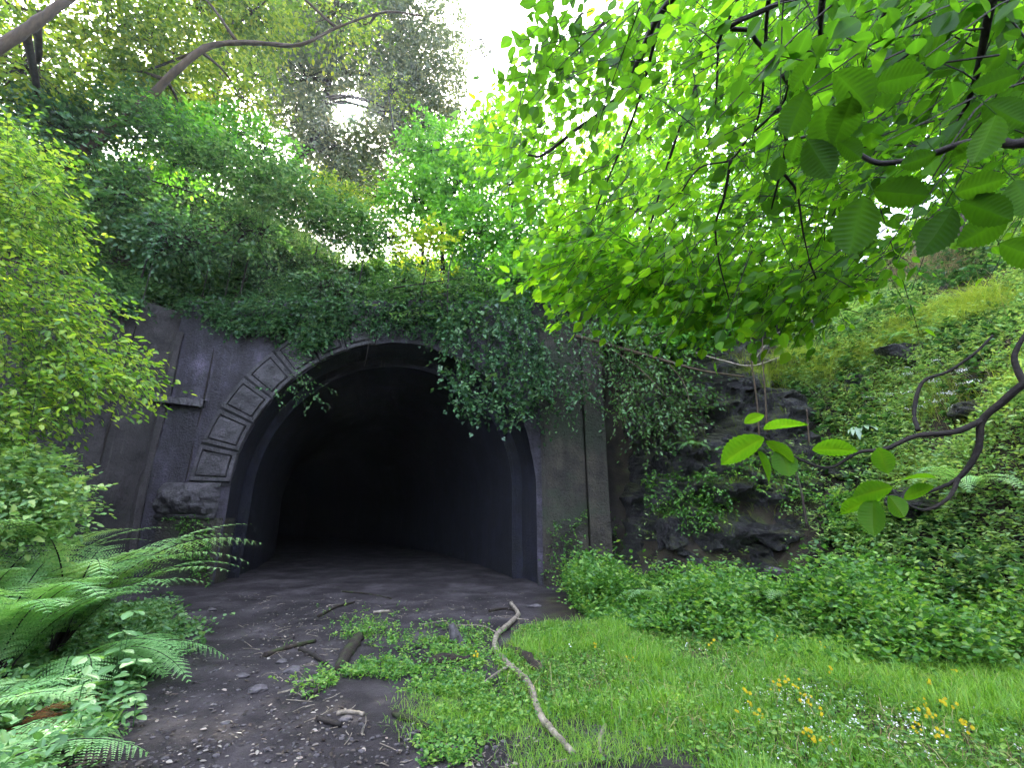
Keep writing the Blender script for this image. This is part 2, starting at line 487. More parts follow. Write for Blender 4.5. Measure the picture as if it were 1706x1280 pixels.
def concrete(name, stops, moss=0.62, rough=0.62, streak=1.0, mosscol=(0.035, 0.06, 0.018)):
    """weathered, soot-stained masonry: blotches, pitted surface, run-off streaks and patches of moss."""
    m, nt, out = newmat(name)
    nd, lk = nt.nodes, nt.links
    tc = nd.new("ShaderNodeTexCoord")
    n1 = nd.new("ShaderNodeTexNoise"); n1.inputs["Scale"].default_value = 0.8; n1.inputs["Detail"].default_value = 12; n1.inputs["Roughness"].default_value = 0.68
    lk.new(tc.outputs["Object"], n1.inputs["Vector"])
    mp = nd.new("ShaderNodeMapping"); mp.inputs["Scale"].default_value = (2.2, 2.2, 0.3)
    lk.new(tc.outputs["Object"], mp.inputs[0])
    n2 = nd.new("ShaderNodeTexNoise"); n2.inputs["Scale"].default_value = 1.0; n2.inputs["Detail"].default_value = 8; n2.inputs["Roughness"].default_value = 0.6
    lk.new(mp.outputs[0], n2.inputs["Vector"])
    av = nd.new("ShaderNodeMix"); av.data_type = 'FLOAT'; av.inputs[0].default_value = 0.5 * streak
    lk.new(n1.outputs["Fac"], av.inputs[2]); lk.new(n2.outputs["Fac"], av.inputs[3])
    r = ramp(nt, stops, av.outputs[0])
    ns = nd.new("ShaderNodeTexNoise"); ns.inputs["Scale"].default_value = 34; ns.inputs["Detail"].default_value = 6; ns.inputs["Roughness"].default_value = 0.8
    lk.new(tc.outputs["Object"], ns.inputs["Vector"])
    rs = ramp(nt, [(0.36, (0.28, 0.28, 0.28)), (0.5, (0.85, 0.85, 0.85)), (0.64, (1.35, 1.35, 1.35)), (0.74, (2.6, 2.6, 2.6))], ns.outputs["Fac"])
    nb = nd.new("ShaderNodeTexNoise"); nb.inputs["Scale"].default_value = 2.6; nb.inputs["Detail"].default_value = 9; nb.inputs["Roughness"].default_value = 0.7
    lk.new(tc.outputs["Object"], nb.inputs["Vector"])
    rb = ramp(nt, [(0.36, (0.35, 0.33, 0.33)), (0.5, (0.95, 0.95, 0.95)), (0.66, (1.5, 1.48, 1.55))], nb.outputs["Fac"])
    msp = nd.new("ShaderNodeMix"); msp.data_type = 'RGBA'; msp.blend_type = 'MULTIPLY'; msp.inputs[0].default_value = 1.0
    lk.new(r.outputs[0], msp.inputs[6]); lk.new(rs.outputs[0], msp.inputs[7])
    msb = nd.new("ShaderNodeMix"); msb.data_type = 'RGBA'; msb.blend_type = 'MULTIPLY'; msb.inputs[0].default_value = 1.0
    lk.new(msp.outputs[2], msb.inputs[6]); lk.new(rb.outputs[0], msb.inputs[7])
    # pale mineral runs
    mp2 = nd.new("ShaderNodeMapping"); mp2.inputs["Scale"].default_value = (9.0, 9.0, 0.5); mp2.inputs["Location"].default_value = (3, 1, 7)
    lk.new(tc.outputs["Object"], mp2.inputs[0])
    n5 = nd.new("ShaderNodeTexNoise"); n5.inputs["Scale"].default_value = 1.0; n5.inputs["Detail"].default_value = 9; n5.inputs["Roughness"].default_value = 0.75
    lk.new(mp2.outputs[0], n5.inputs["Vector"])
    r5 = ramp(nt, [(0.58, (0, 0, 0)), (0.74, (0.6, 0.6, 0.6))], n5.outputs["Fac"])
    m5 = nd.new("ShaderNodeMix"); m5.data_type = 'RGBA'
    lk.new(r5.outputs[0], m5.inputs[0]); lk.new(msb.outputs[2], m5.inputs[6]); m5.inputs[7].default_value = (0.11, 0.10, 0.088, 1)
    n3 = nd.new("ShaderNodeTexNoise"); n3.inputs["Scale"].default_value = 0.55; n3.inputs["Detail"].default_value = 10; n3.inputs["Roughness"].default_value = 0.72
    mp3 = nd.new("ShaderNodeMapping"); mp3.inputs["Location"].default_value = (11, 4, 2)
    lk.new(tc.outputs["Object"], mp3.inputs[0]); lk.new(mp3.outputs[0], n3.inputs["Vector"])
    rm = ramp(nt, [(moss, (0, 0, 0)), (moss + 0.1, (0.9, 0.9, 0.9))], n3.outputs["Fac"])
    mx = nd.new("ShaderNodeMix"); mx.data_type = 'RGBA'
    lk.new(rm.outputs[0], mx.inputs[0]); lk.new(m5.outputs[2], mx.inputs[6]); mx.inputs[7].default_value = (*mosscol, 1)
    p = nd.new("ShaderNodeBsdfPrincipled"); p.inputs["Roughness"].default_value = rough
    lk.new(mx.outputs[2], p.inputs["Base Color"])
    n4 = nd.new("ShaderNodeTexNoise"); n4.inputs["Scale"].default_value = 16; n4.inputs["Detail"].default_value = 8; n4.inputs["Roughness"].default_value = 0.7
    lk.new(tc.outputs["Object"], n4.inputs["Vector"])
    vo = nd.new("ShaderNodeTexVoronoi"); vo.inputs["Scale"].default_value = 9.0
    lk.new(tc.outputs["Object"], vo.inputs["Vector"])
    rv = ramp(nt, [(0.0, (0, 0, 0)), (0.16, (1, 1, 1))], vo.outputs["Distance"])
    mh = nd.new("ShaderNodeMath"); mh.operation = 'MULTIPLY_ADD'; mh.inputs[1].default_value = 0.5
    lk.new(rv.outputs[0], mh.inputs[0]); lk.new(n4.outputs["Fac"], mh.inputs[2])
    b = nd.new("ShaderNodeBump"); b.inputs["Strength"].default_value = 1.0; b.inputs["Distance"].default_value = 0.06
    lk.new(mh.outputs[0], b.inputs["Height"]); lk.new(b.outputs[0], p.inputs["Normal"])
    lk.new(p.outputs[0], out.inputs["Surface"])
    return m
M["wall"] = concrete("soot_stained_concrete", [(0.36, (0.005, 0.004, 0.006)), (0.46, (0.015, 0.012, 0.019)), (0.55, (0.036, 0.030, 0.046)), (0.66, (0.085, 0.073, 0.105))], 0.64, streak=0.85, mosscol=(0.018, 0.026, 0.010))
M["wing"] = concrete("brown_concrete", [(0.34, (0.008, 0.006, 0.006)), (0.47, (0.020, 0.015, 0.015)), (0.58, (0.036, 0.029, 0.030)), (0.72, (0.07, 0.06, 0.064))], 0.68, streak=0.7)
M["pier"] = concrete("mossy_pier", [(0.34, (0.007, 0.0055, 0.004)), (0.48, (0.022, 0.017, 0.011)), (0.6, (0.042, 0.034, 0.022)), (0.74, (0.085, 0.072, 0.052))], 0.50, mosscol=(0.014, 0.022, 0.008))
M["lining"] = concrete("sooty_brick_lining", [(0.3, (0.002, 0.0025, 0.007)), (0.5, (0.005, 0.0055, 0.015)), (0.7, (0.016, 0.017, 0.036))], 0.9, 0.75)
M["voussoir"] = concrete("voussoir_stone", [(0.32, (0.014, 0.012, 0.013)), (0.5, (0.042, 0.038, 0.042)), (0.7, (0.10, 0.09, 0.10))], 0.75, 0.6, 0.5)
M["joint"] = solid("dark_joint", [(0.3, (0.008, 0.008, 0.009)), (0.7, (0.022, 0.02, 0.022))], 10)

# ------------------------------------------------------------------ terrain
ACX, ASZ, ARAD, FY, FTOP = -3.45, 2.5, 4.2, 12.5, 8.0      # arch centre, spring height, radius, facade plane, top of the wall
WA, WB = np.array([-9.9, 12.55]), np.array([-11.5, 9.0])   # wing wall
def foot_right(y):
    return np.interp(y, [-60, 0, 6, 8, 9.5, 10.5, 11.3, 12.5, 13], [5.6, 5.3, 5.7, 5.4, 4.6, 3.4, 2.8, 2.6, 2.6])
def foot_left(y):
    return np.interp(y, [-60, 0, 3, 6, 9, 10.5, 14], [-4.6, -4.5, -4.8, -6.4, -8.7, -9.9, -9.9])
def height(x, y):
    x, y = np.broadcast_arrays(np.asarray(x, float), np.asarray(y, float))
    rough = fbm(xyz(x * 0.9, y * 0.9), 4)
    dr = x - foot_right(y)
    zr = 1.25 * np.clip(dr, 0, 5) + 0.8 * np.clip(dr - 5, 0, 7) + 0.12 * np.clip(dr - 12, 0, 400)
    dl = foot_left(y) - x
    zl = 1.05 * np.clip(dl, 0, 8) + 0.35 * np.clip(dl - 8, 0, 12) + 0.1 * np.clip(dl - 20, 0, 400)
    # behind the wing wall and on top of the tunnel
    tw = np.clip((y - WB[1]) / (WA[1] - WB[1]), 0, 1)
    xw = WB[0] + (WA[0] - WB[0]) * tw
    dw = (xw - 0.35 - x)
    zw = 7.5 + 0.95 * np.clip(dw, 0, 7) + 0.15 * np.clip(dw - 7, 0, 100) - 1.5 * np.clip(WB[1] - y, 0, 50)
    zl = np.where(dw > 0, np.maximum(zl, zw), np.where(y > 9.0, 0, zl))
    hill = 7.9 + 1.0 * np.clip(y - FY - 0.5, 0, 4.2) + 0.14 * np.clip(y - FY - 4.7, 0, 300) + 0.55 * np.clip(-7.0 - x, 0, 9) * smooth01((y - FY) / 3)
    z = np.maximum(zr, zl)
    z = np.where(y > FY + 0.5, np.maximum(z, hill), z)
    amp = np.clip(z * 0.25, 0.0, 0.35)
    lawn = 0.10 * smooth01((x + 0.2) / 1.5) * smooth01((9 - y) / 2)
    return z + amp * rough + 0.025 * fbm(xyz(x * 2.3, y * 2.3, 3.0), 3) * (y < 12) + lawn

def axis_coords(lo, a, b, hi, step):
    fine = np.arange(a, b + 1e-6, step)
    k = np.arange(1, 60)
    g = step * (1.22 ** k)
    left = a - np.cumsum(g); right = b + np.cumsum(g)
    return np.concatenate([left[left > lo][::-1], fine, right[right < hi]])
gx = axis_coords(-420, -16, 12, 420, 0.12)
gy = axis_coords(-300, 1.0, 18.0, 500, 0.12)
TX, TY = np.meshgrid(gx, gy, indexing="ij")
TZ = height(TX, TY)
TV = xyz(TX, TY, TZ).reshape(-1, 3)
TF = grid_faces(len(gx), len(gy))
c = TV[TF].mean(1)
span = TV[TF][:, :, 2].max(1) - TV[TF][:, :, 2].min(1)
hole = (c[:, 0] > ACX - 4.9) & (c[:, 0] < ACX + 4.9) & (c[:, 1] > FY - 0.1) & (c[:, 1] < FY + 0.9) & (span > 2.0)
TF = TF[~hole]
mground, nt, out = newmat("earth")
nd, lk = nt.nodes, nt.links
tc = nd.new("ShaderNodeTexCoord")
n1 = nd.new("ShaderNodeTexNoise"); n1.inputs["Scale"].default_value = 1.1; n1.inputs["Detail"].default_value = 13; n1.inputs["Roughness"].default_value = 0.68
lk.new(tc.outputs["Object"], n1.inputs["Vector"])
r1 = ramp(nt, [(0.32, (0.006, 0.005, 0.006)), (0.48, (0.020, 0.0165, 0.018)), (0.60, (0.042, 0.036, 0.039)), (0.74, (0.075, 0.066, 0.070))], n1.outputs["Fac"])
vo = nd.new("ShaderNodeTexVoronoi"); vo.inputs["Scale"].default_value = 32
lk.new(tc.outputs["Object"], vo.inputs["Vector"])
rv = ramp(nt, [(0.0, (0.10, 0.092, 0.095)), (0.10, (0.05, 0.044, 0.046)), (0.16, (0, 0, 0))], vo.outputs["Distance"])
n0 = nd.new("ShaderNodeTexNoise"); n0.inputs["Scale"].default_value = 7; n0.inputs["Detail"].default_value = 4
lk.new(tc.outputs["Object"], n0.inputs["Vector"])
r0 = ramp(nt, [(0.5, (0, 0, 0)), (0.66, (0.6, 0.6, 0.6))], n0.outputs["Fac"])
ms = nd.new("ShaderNodeMix"); ms.data_type = 'RGBA'; ms.blend_type = 'ADD'
lk.new(r0.outputs[0], ms.inputs[0]); lk.new(r1.outputs[0], ms.inputs[6]); lk.new(rv.outputs[0], ms.inputs[7])
a_ = nd.new("ShaderNodeAttribute"); a_.attribute_name = "tint"      # how far the bank is grown over
n6 = nd.new("ShaderNodeTexNoise"); n6.inputs["Scale"].default_value = 3.0; n6.inputs["Detail"].default_value = 9
lk.new(tc.outputs["Object"], n6.inputs["Vector"])
r6 = ramp(nt, [(0.35, (0.010, 0.008, 0.006)), (0.55, (0.026, 0.020, 0.013)), (0.7, (0.03, 0.04, 0.012))], n6.outputs["Fac"])
mg = nd.new("ShaderNodeMix"); mg.data_type = 'RGBA'
lk.new(a_.outputs["Fac"], mg.inputs[0]); lk.new(ms.outputs[2], mg.inputs[6]); lk.new(r6.outputs[0], mg.inputs[7])
p = nd.new("ShaderNodeBsdfPrincipled"); p.inputs["Roughness"].default_value = 0.9; p.inputs["Specular IOR Level"].default_value = 0.25
lk.new(mg.outputs[2], p.inputs["Base Color"])
n7 = nd.new("ShaderNodeTexNoise"); n7.inputs["Scale"].default_value = 28; n7.inputs["Detail"].default_value = 8; n7.inputs["Roughness"].default_value = 0.7
lk.new(tc.outputs["Object"], n7.inputs["Vector"])
bb = nd.new("ShaderNodeBump"); bb.inputs["Strength"].default_value = 0.9; bb.inputs["Distance"].default_value = 0.03
lk.new(n7.outputs["Fac"], bb.inputs["Height"]); lk.new(bb.outputs[0], p.inputs["Normal"])
lk.new(p.outputs[0], out.inputs["Surface"])
M["earth"] = mground

def lawn_edge(y):
    return np.interp(y, [2, 3.5, 4.0, 4.45, 5.5, 7.3, 9], [1.9, 1.2, 0.8, 0.45, 0.12, 0.0, 0.4])
def lawn_far(x):
    return np.interp(x, [-1, 0, 2.0, 3.8, 5.4, 8], [7.6, 7.5, 7.0, 5.9, 5.4, 5.0])
over = np.maximum(smooth01(TZ / 0.8), smooth01((TX - lawn_edge(TY)) / 0.4) * smooth01((11.5 - TY) / 1.0))
over = np.maximum(over, smooth01((foot_left(TY) + 0.5 - TX) / 0.6) * (TY < 10.5))
g = G(); g.add(TV, TF, over.ravel())
ground = tag(build(g, "ground", M["earth"], smooth=True), kind="structure")
SOLID = [(TV, TF)]

g = G()
xs, yv = np.linspace(ACX - 5.4, ACX + 4.6, 60), np.concatenate([np.arange(FY - 0.3, 22, 0.2), np.arange(22, 52, 2)])
FX, FYY = np.meshgrid(xs, yv, indexing="ij")
bend = -0.0085 * np.clip(FYY - FY, 0, 100) ** 2 - 0.28 * np.clip(FYY - FY, 0, 100)
fz = 0.035 + 0.03 * fbm(xyz(FX * 2, FYY * 2), 4) - 0.05 * smooth01((FY + 0.1 - FYY) / 0.3)
g.add(xyz(FX + bend, FYY, fz), grid_faces(len(xs), len(yv)), 0.0)
tag(build(g, "tunnel_ground", M["earth"], smooth=True), kind="structure")

# ------------------------------------------------------------------ tunnel portal
portal = thing("tunnel_portal", "dark round arched railway tunnel mouth in a stained concrete wall under a wooded hill", "tunnel", (ACX, FY, 0))
def arc(th, r):
    return np.stack([ACX + r * np.cos(th), ASZ + r * np.sin(th)], -1)
# face wall: strip between arch opening and wall outline
th = np.linspace(0, np.pi, 91)
ARI = ARAD - 0.10
inner = np.concatenate([[[ACX + ARI, -0.3]], [[ACX + ARI, 1.2]], arc(th, ARI), [[ACX - ARI, 1.2]], [[ACX - ARI, -0.3]]])
inner[2:-2] += (0.035 * fbm(xyz(inner[2:-2, 0] * 1.5, inner[2:-2, 1] * 1.5, 0.0), 3))[:, None] * unit(inner[2:-2] - [ACX, ASZ])
def outline(p):
    d = p - np.array([ACX, ASZ])
    x0, x1 = -9.9, 1.95
    if p[1] <= ASZ:
        return np.array([x0 if d[0] < 0 else x1, p[1]])
    t = []
    if d[0] < -1e-6: t.append((x0 - ACX) / d[0])
    if d[0] > 1e-6: t.append((x1 - ACX) / d[0])
    if d[1] > 1e-6: t.append((FTOP - ASZ) / d[1])
    return np.array([ACX, ASZ]) + d * min(t)
outer = np.array([outline(p) for p in inner])
nr = 14
g = G()
lay = np.linspace(0, 1, nr)
W = inner[:, None] * (1 - lay)[None, :, None] + outer[:, None] * lay[None, :, None]
dy = 0.03 * fbm(xyz(W[..., 0], W[..., 1], 5.0), 4)
V = xyz(W[..., 0], FY + dy, W[..., 1]).reshape(-1, 3)
F = grid_faces(len(inner), nr)[:, ::-1]
g.add(V, F)
wallV, wallF = V, F
# top of the wall and right side
box(g, (-9.88, FY + 0.04, FTOP - 0.15), (1.93, FY + 0.9, FTOP + 0.02))
face = build(g, "face_wall", M["wall"], portal, smooth=False)
SOLID.append((wallV, wallF))

# barrel: mouth band then a slightly smaller lining that bends away to the left
def barrel(name, y0, y1, r0, mat, n, drop=0.0, curve_it=True):
    g = G()
    zz = np.linspace(-0.3, ASZ - 0.15, 14)
    prof = np.concatenate([np.stack([np.full(14, ACX + r0), zz], -1), arc(np.linspace(0, np.pi, 61), r0), np.stack([np.full(14, ACX - r0), zz[::-1]], -1)])
    ysn = np.linspace(y0, y1, n)
    b = -0.0085 * np.clip(ysn - FY, 0, 100) ** 2 - 0.28 * np.clip(ysn - FY, 0, 100)
    X = prof[None, :, 0] + b[:, None]
    Y = np.broadcast_to(ysn[:, None], X.shape)
    Z = np.broadcast_to(prof[None, :, 1], X.shape)
    V = xyz(X, Y, Z)
    c0 = xyz(ACX + b[:, None], Y, ASZ)
    out = unit((V - c0) * [1, 0, 1])
    V = V + out * (0.04 * fbm(V * 0.8, 5))[..., None]
    g.add(V, grid_faces(n, len(prof)))
    return build(g, name, mat, portal, smooth=True)
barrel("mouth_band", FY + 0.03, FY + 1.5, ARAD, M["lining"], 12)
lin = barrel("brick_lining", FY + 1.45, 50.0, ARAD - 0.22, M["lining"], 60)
g = G()
pr = lambda r: np.concatenate([[[ACX + r, -0.3]], arc(np.linspace(0, np.pi, 61), r), [[ACX - r, -0.3]]])
q, q2 = pr(ARAD * 1.08), pr(ARAD - 0.32)
b0 = -0.28 * 1.47 - 0.0085 * 1.47 ** 2
V = np.concatenate([xyz(q[:, 0] + b0, FY + 1.47, q[:, 1]), xyz(q2[:, 0] + b0, FY + 1.47, q2[:, 1])])
k = np.arange(len(q) - 1)
g.add(V, np.stack([k, k + 1, k + 1 + len(q), k + len(q)], -1))
build(g, "lining_step", M["lining"], portal)
g = G()
bb_ = -0.28 * (49.8 - FY) - 0.0085 * (49.8 - FY) ** 2
g.add([(ACX + bb_ - 6, 49.8, -1), (ACX + bb_ + 6, 49.8, -1), (ACX + bb_ + 6, 49.8, 8), (ACX + bb_ - 6, 49.8, 8)], np.array([[0, 1, 2, 3]]))
build(g, "end_wall", M["lining"], portal)

# voussoirs on the left half of the ring, each with a raised border and a sunk groove round its panel
def polar_block(g, a0, a1, r0, r1, y0, y1, n=6, m=6, rough=0.0, seed=0.0, tint=0.5):
    A = np.linspace(a0, a1, n); Rr = np.linspace(r0, r1, m)
    AA, RR = np.meshgrid(A, Rr, indexing="ij")
    X, Z = ACX + RR * np.cos(AA), ASZ + RR * np.sin(AA)
    d = rough * fbm(xyz(X * 3, Z * 3, seed), 4)
    edge = np.zeros_like(d); edge[1:-1, 1:-1] = 1
    front = xyz(X, y0 + d * edge + (1 - edge) * 0.012, Z)
    back = xyz(X, y1, Z)
    nf = n * m
    V = np.concatenate([front.reshape(-1, 3), back.reshape(-1, 3)])
    F = [grid_faces(n, m)]
    idx = np.arange(nf).reshape(n, m)
    loop = np.concatenate([idx[0, :], idx[1:, -1], idx[-1, -2::-1], idx[-2:0:-1, 0]])
    l2 = np.roll(loop, -1)
    F.append(np.stack([loop, l2, l2 + nf, loop + nf], -1))
    g.add(V, [np.concatenate(F)], tint)
RW = 1.08
rad0 = ARAD - 0.07
step = math.radians(11.6)
start = math.pi + math.radians(-1.0)
for k in range(7):
    a1 = start - k * step - 0.008
    a0 = start - (k + 1) * step + 0.008
    g = G()
    gp = 0.10 / (ARAD + 0.5)
    ins = 0.10
    # border (four bars) and panel; the gap between them is the groove
    polar_block(g, a0, a1, rad0, rad0 + ins, FY - 0.085, FY + 0.05, 5, 2, 0.01, k)
    polar_block(g, a0, a1, rad0 + RW - ins, rad0 + RW, FY - 0.083, FY + 0.05, 5, 2, 0.01, k + 1)
    polar_block(g, a0, a0 + gp, rad0 + ins, rad0 + RW - ins, FY - 0.084, FY + 0.05, 2, 8, 0.01, k + 2)
    polar_block(g, a1 - gp, a1, rad0 + ins, rad0 + RW - ins, FY - 0.086, FY + 0.05, 2, 8, 0.01, k + 3)
    s = build(g, "voussoir", M["voussoir"], portal)
    g = G()
    polar_block(g, a0 + gp * 1.45, a1 - gp * 1.45, rad0 + ins + 0.05, rad0 + RW - ins - 0.05, FY - 0.10, FY + 0.04, 10, 12, 0.035, k * 3.1)
    build(g, "panel", M["voussoir"], s)
g = G()
polar_block(g, start - 7 * step, start + 0.02, rad0 - 0.01, rad0 + RW + 0.04, FY - 0.030, FY + 0.04, 60, 3, 0.0)
build(g, "ring_bed", M["joint"], portal)

def lump(g, centre, size, seed, sub=4, planes=12, noise=0.10, sharp=(0.55, 0.9), tint=0.5, freq=1.6):
    bm = bmesh.new()
    bmesh.ops.create_icosphere(bm, subdivisions=sub, radius=1.0)
    V = np.array([v.co[:] for v in bm.verts]); F = np.array([[v.index for v in f.verts] for f in bm.faces])
    bm.free()
    rr = np.random.default_rng(seed)
    for _ in range(planes):
        n = unit(rr.normal(size=3)); o = rr.uniform(*sharp)
        d = V @ n - o
        V = V - np.where(d > 0, d, 0)[:, None] * n * 0.92
    nn = unit(V)
    V = V + nn * (noise * fbm(V * freq + seed, 5, 0.55))[:, None]
    g.add(V * np.asarray(size) + np.asarray(centre), F, tint)

# springer block under the ring, rough and bulging
g = G()
nx, nz = 40, 24
U, Wv = np.meshgrid(np.linspace(0, 1, nx), np.linspace(0, 1, nz), indexing="ij")
X = -9.42 + U * 1.62; Z = 1.72 + Wv * 0.86
bul = 0.30 * (np.sin(np.pi * np.clip(U * 1.02, 0, 1)) ** 0.35) * (np.sin(np.pi * Wv) ** 0.4) + 0.085 * fbm(xyz(X * 3.5, Z * 3.5), 5, 0.6)
V = xyz(X, FY - 0.02 - bul, Z)
g.add(V, grid_faces(nx, nz)[:, ::-1])
box(g, (-9.40, FY - 0.09, 1.64), (-7.82, FY + 0.02, 1.76))
build(g, "springer_block", M["voussoir"], portal, smooth=True)
# string course remnant beside the ring, running forward onto the wing
g = G()
cpt = curve([(-8.62, FY - 0.05, 4.72), (-9.2, FY - 0.07, 4.78), (-9.85, FY - 0.1, 4.86), (-10.02, FY - 0.3, 4.92)], 8)
g.add(*(lambda A: (A[0], A[1]))((np.concatenate([cpt + [0, -0.03, -0.11], cpt + [0, -0.16, -0.09], cpt + [0, -0.16, 0.10], cpt + [0, 0.06, 0.14]]) + 0.02 * rnd(4 * len(cpt), 0.6),
      np.concatenate([np.stack([np.arange(len(cpt) - 1) + j * len(cpt), np.arange(len(cpt) - 1) + 1 + j * len(cpt), np.arange(len(cpt) - 1) + 1 + (j + 1) * len(cpt), np.arange(len(cpt) - 1) + (j + 1) * len(cpt)], -1) for j in range(3)]))))
build(g, "string_course", M["voussoir"], portal)
# right pier and its outer buttress
g = G()
nx, nz = 24, 60
U, Z = np.meshgrid(np.linspace(0, 1, nx), np.linspace(-0.3, 7.6, nz), indexing="ij")
def slab(x0, x1, y0, depth, seed):
    X = x0 + (x1 - x0) * U
    Y = y0 + 0.035 * fbm(xyz(X * 1.6, Z * 0.8, seed), 4) + 0.03 * np.abs(vnoise(xyz(X * 5, Z * 0.5, seed)))
    V = xyz(X, Y, Z); F = grid_faces(nx, nz)[:, ::-1]
    side = [xyz(X[i], Y[i], Z[i]) for i in (0, -1)]
    g.add(V, F)
    for s, x in zip(side, (x0, x1)):
        b = s.copy(); b[:, 1] = y0 + depth
        VV = np.concatenate([s, b]); k = np.arange(nz - 1)
        g.add(VV, np.stack([k, k + 1, k + 1 + nz, k + nz], -1))
slab(0.80, 1.98, FY - 0.06, 0.9, 1.0)
build(g, "pier", M["pier"], portal)
g = G(); slab(2.01, 2.55, FY - 0.22, 1.2, 4.0)
build(g, "buttress", M["pier"], portal)
# lower jamb on the left under the springer
g = G()
nx, nz = 16, 20
U, Z = np.meshgrid(np.linspace(0, 1, nx), np.linspace(-0.3, 1.66, nz), indexing="ij")
slab(-9.3, ACX - ARAD + 0.04, FY - 0.055, 0.6, 7.0)
build(g, "jamb", M["pier"], portal)

# wing wall
wing = thing("wing_wall", "brown stained retaining wall running forward left of the tunnel mouth", "wall", (WA[0], WA[1], 0))
g = G()
nx, nz = 40, 60
U, Z = np.meshgrid(np.linspace(-0.02, 1.0, nx), np.linspace(-0.4, 7.6, nz), indexing="ij")
wn = np.array([WA[1] - WB[1], -(WA[0] - WB[0])]); wn = wn / np.linalg.norm(wn)
dd = 0.06 * fbm(xyz(U * 5, Z * 0.8, 2.0), 4)
X = WA[0] + (WB[0] - WA[0]) * U + wn[0] * dd
Y = WA[1] - 0.02 + (WB[1] - WA[1]) * U + wn[1] * dd
Zt = Z - 0.4 * U * (Z > 7.0)
V = xyz(X, Y, Zt); F = grid_faces(nx, nz)
g.add(V, F); SOLID.append((V.reshape(-1, 3), F))
top = V[:, -1]; bk = top + np.array([-wn[0] * 0.8, -wn[1] * 0.8, 0.0])
k = np.arange(nx - 1)
g.add(np.concatenate([top, bk]), np.stack([k, k + 1, k + 1 + nx, k + nx], -1))
build(g, "masonry", M["wing"], wing)
g = G()
ed = V[1, :, :] + np.array([wn[0] * 0.05, wn[1] * 0.05, 0])
tube(g, ed[3:-4:3], 0.14, 6, rough=0.35)
build(g, "corner_rib", M["wing"], wing)

# ------------------------------------------------------------------ rock face right of the pier
rockface = thing("rock_crag", "dark wet craggy rock face between the tunnel pier and the grassy bank", "rock", (5.0, 10.5, 0))
def yfoot(x):
    return np.interp(x, [2.2, 2.7, 3.1, 3.6, 4.6, 5.5, 6.3, 7.4, 9.5], [12.9, 12.5, 11.2, 10.4, 9.3, 8.6, 8.2, 8.4, 9.4])
nx, nz = 150, 150
X, Z = np.meshgrid(np.linspace(2.45, 9.2, nx), np.linspace(-0.4, 8.2, nz), indexing="ij")
Pn = xyz(X, Z, 0.0)
ledge = 0.55 * (np.abs(vnoise(Pn * [0.55, 0.9, 1] + 3.7)) - 0.3)
strat = fbm(xyz(X * 0.8 + Z * 0.3, Z * 2.2, 1.0), 5, 0.55)
crag = 1 - np.abs(fbm(xyz(X * 1.3, Z * 1.7, 9.0), 4))
Y = yfoot(X) + 0.52 * np.clip(Z, 0, 9) - ledge - 0.24 * strat - 0.48 * crag + 0.42 + 0.13 * fbm(xyz(X * 5, Z * 6, 4.0), 3)
Y -= 0.26 * (1 - np.abs(vnoise(xyz(X * 1.9 - Z * 1.2, Z * 2.3 + X * 0.7, 12.0)))) ** 2 + 0.14 * (1 - np.abs(vnoise(xyz(X * 4.2 + Z * 2.0, Z * 4.5 - X * 1.6, 15.0)))) ** 2 - 0.2
Y = Y + 0.12 * np.floor(3 * vnoise(xyz(X * 0.9 - Z * 0.5, Z * 1.1 + X * 0.4, 21.0)))
Y += 0
Y += 0.5 * np.exp(-((X - 3.0) / 0.45) ** 2 - ((Z - 1.7) / 1.3) ** 2)
g = G()
RV, RF = xyz(X, Y, Z).reshape(-1, 3), grid_faces(nx, nz)[:, ::-1]
g.add(RV, RF)
build(g, "rock_surface", M["rock"], rockface, smooth=False)
SOLID.append((RV, RF))

allV, allF, o_ = [], [], 0
for v, f in SOLID:
    allV.append(v); allF.extend((f + o_).tolist()); o_ += len(v)
BVH = BVHTree.FromPolygons(np.concatenate(allV).tolist(), allF)
def cast(px, py, default=11.0):
    P, Nn = [], []
    D = ray(px, py)
    for d in np.atleast_2d(D):
        h, n, _, _ = BVH.ray_cast(Vector(EYE), Vector(d).normalized(), 60)
        if h is None:
            q = EYE + d * (default / d[1]); P.append(q); Nn.append((0, -0.7, 0.7))
        else:
            if n.dot(Vector(d)) > 0: n = -n
            P.append(h[:]); Nn.append(n[:])
    return np.array(P), np.array(Nn)
def drop(px, py):
    return cast(np.array([px]), np.array([py]))[0][0]

def rock(px, py, size, label, seed, mat="rock", sink=0.25, planes=14, group=None):
    q = drop(px, py)
    g = G()
    lump(g, q + [0, 0.1, size[2] * (0.5 - sink)], np.array(size), seed, 5, planes + 8, 0.20, sharp=(0.45, 0.8), freq=2.2)
    return tag(build(g, "rock", M[mat], loc=q), label, "rock", group)
rock(1130, 905, (0.55, 0.5, 0.55), "black wet boulder at the foot of the rock face nearest the pier", 3)
rock(1300, 905, (0.75, 0.45, 0.40), "broad dark slab of rock under the ivy at the foot of the bank", 8)
rock(1385, 560, (0.75, 0.5, 0.38), "pale edged rock slab jutting out above the grassy ledge", 12)
rock(1210, 830, (0.40, 0.35, 0.35), "dark rock lump with green creeper on top beside the hollow", 17)
rock(1330, 690, (0.6, 0.4, 0.35), "dark rock shelf directly under the hanging grass ledge", 21)
rock(1420, 790, (0.35, 0.3, 0.22), "small dark rock beneath the pale spreading fern", 25)

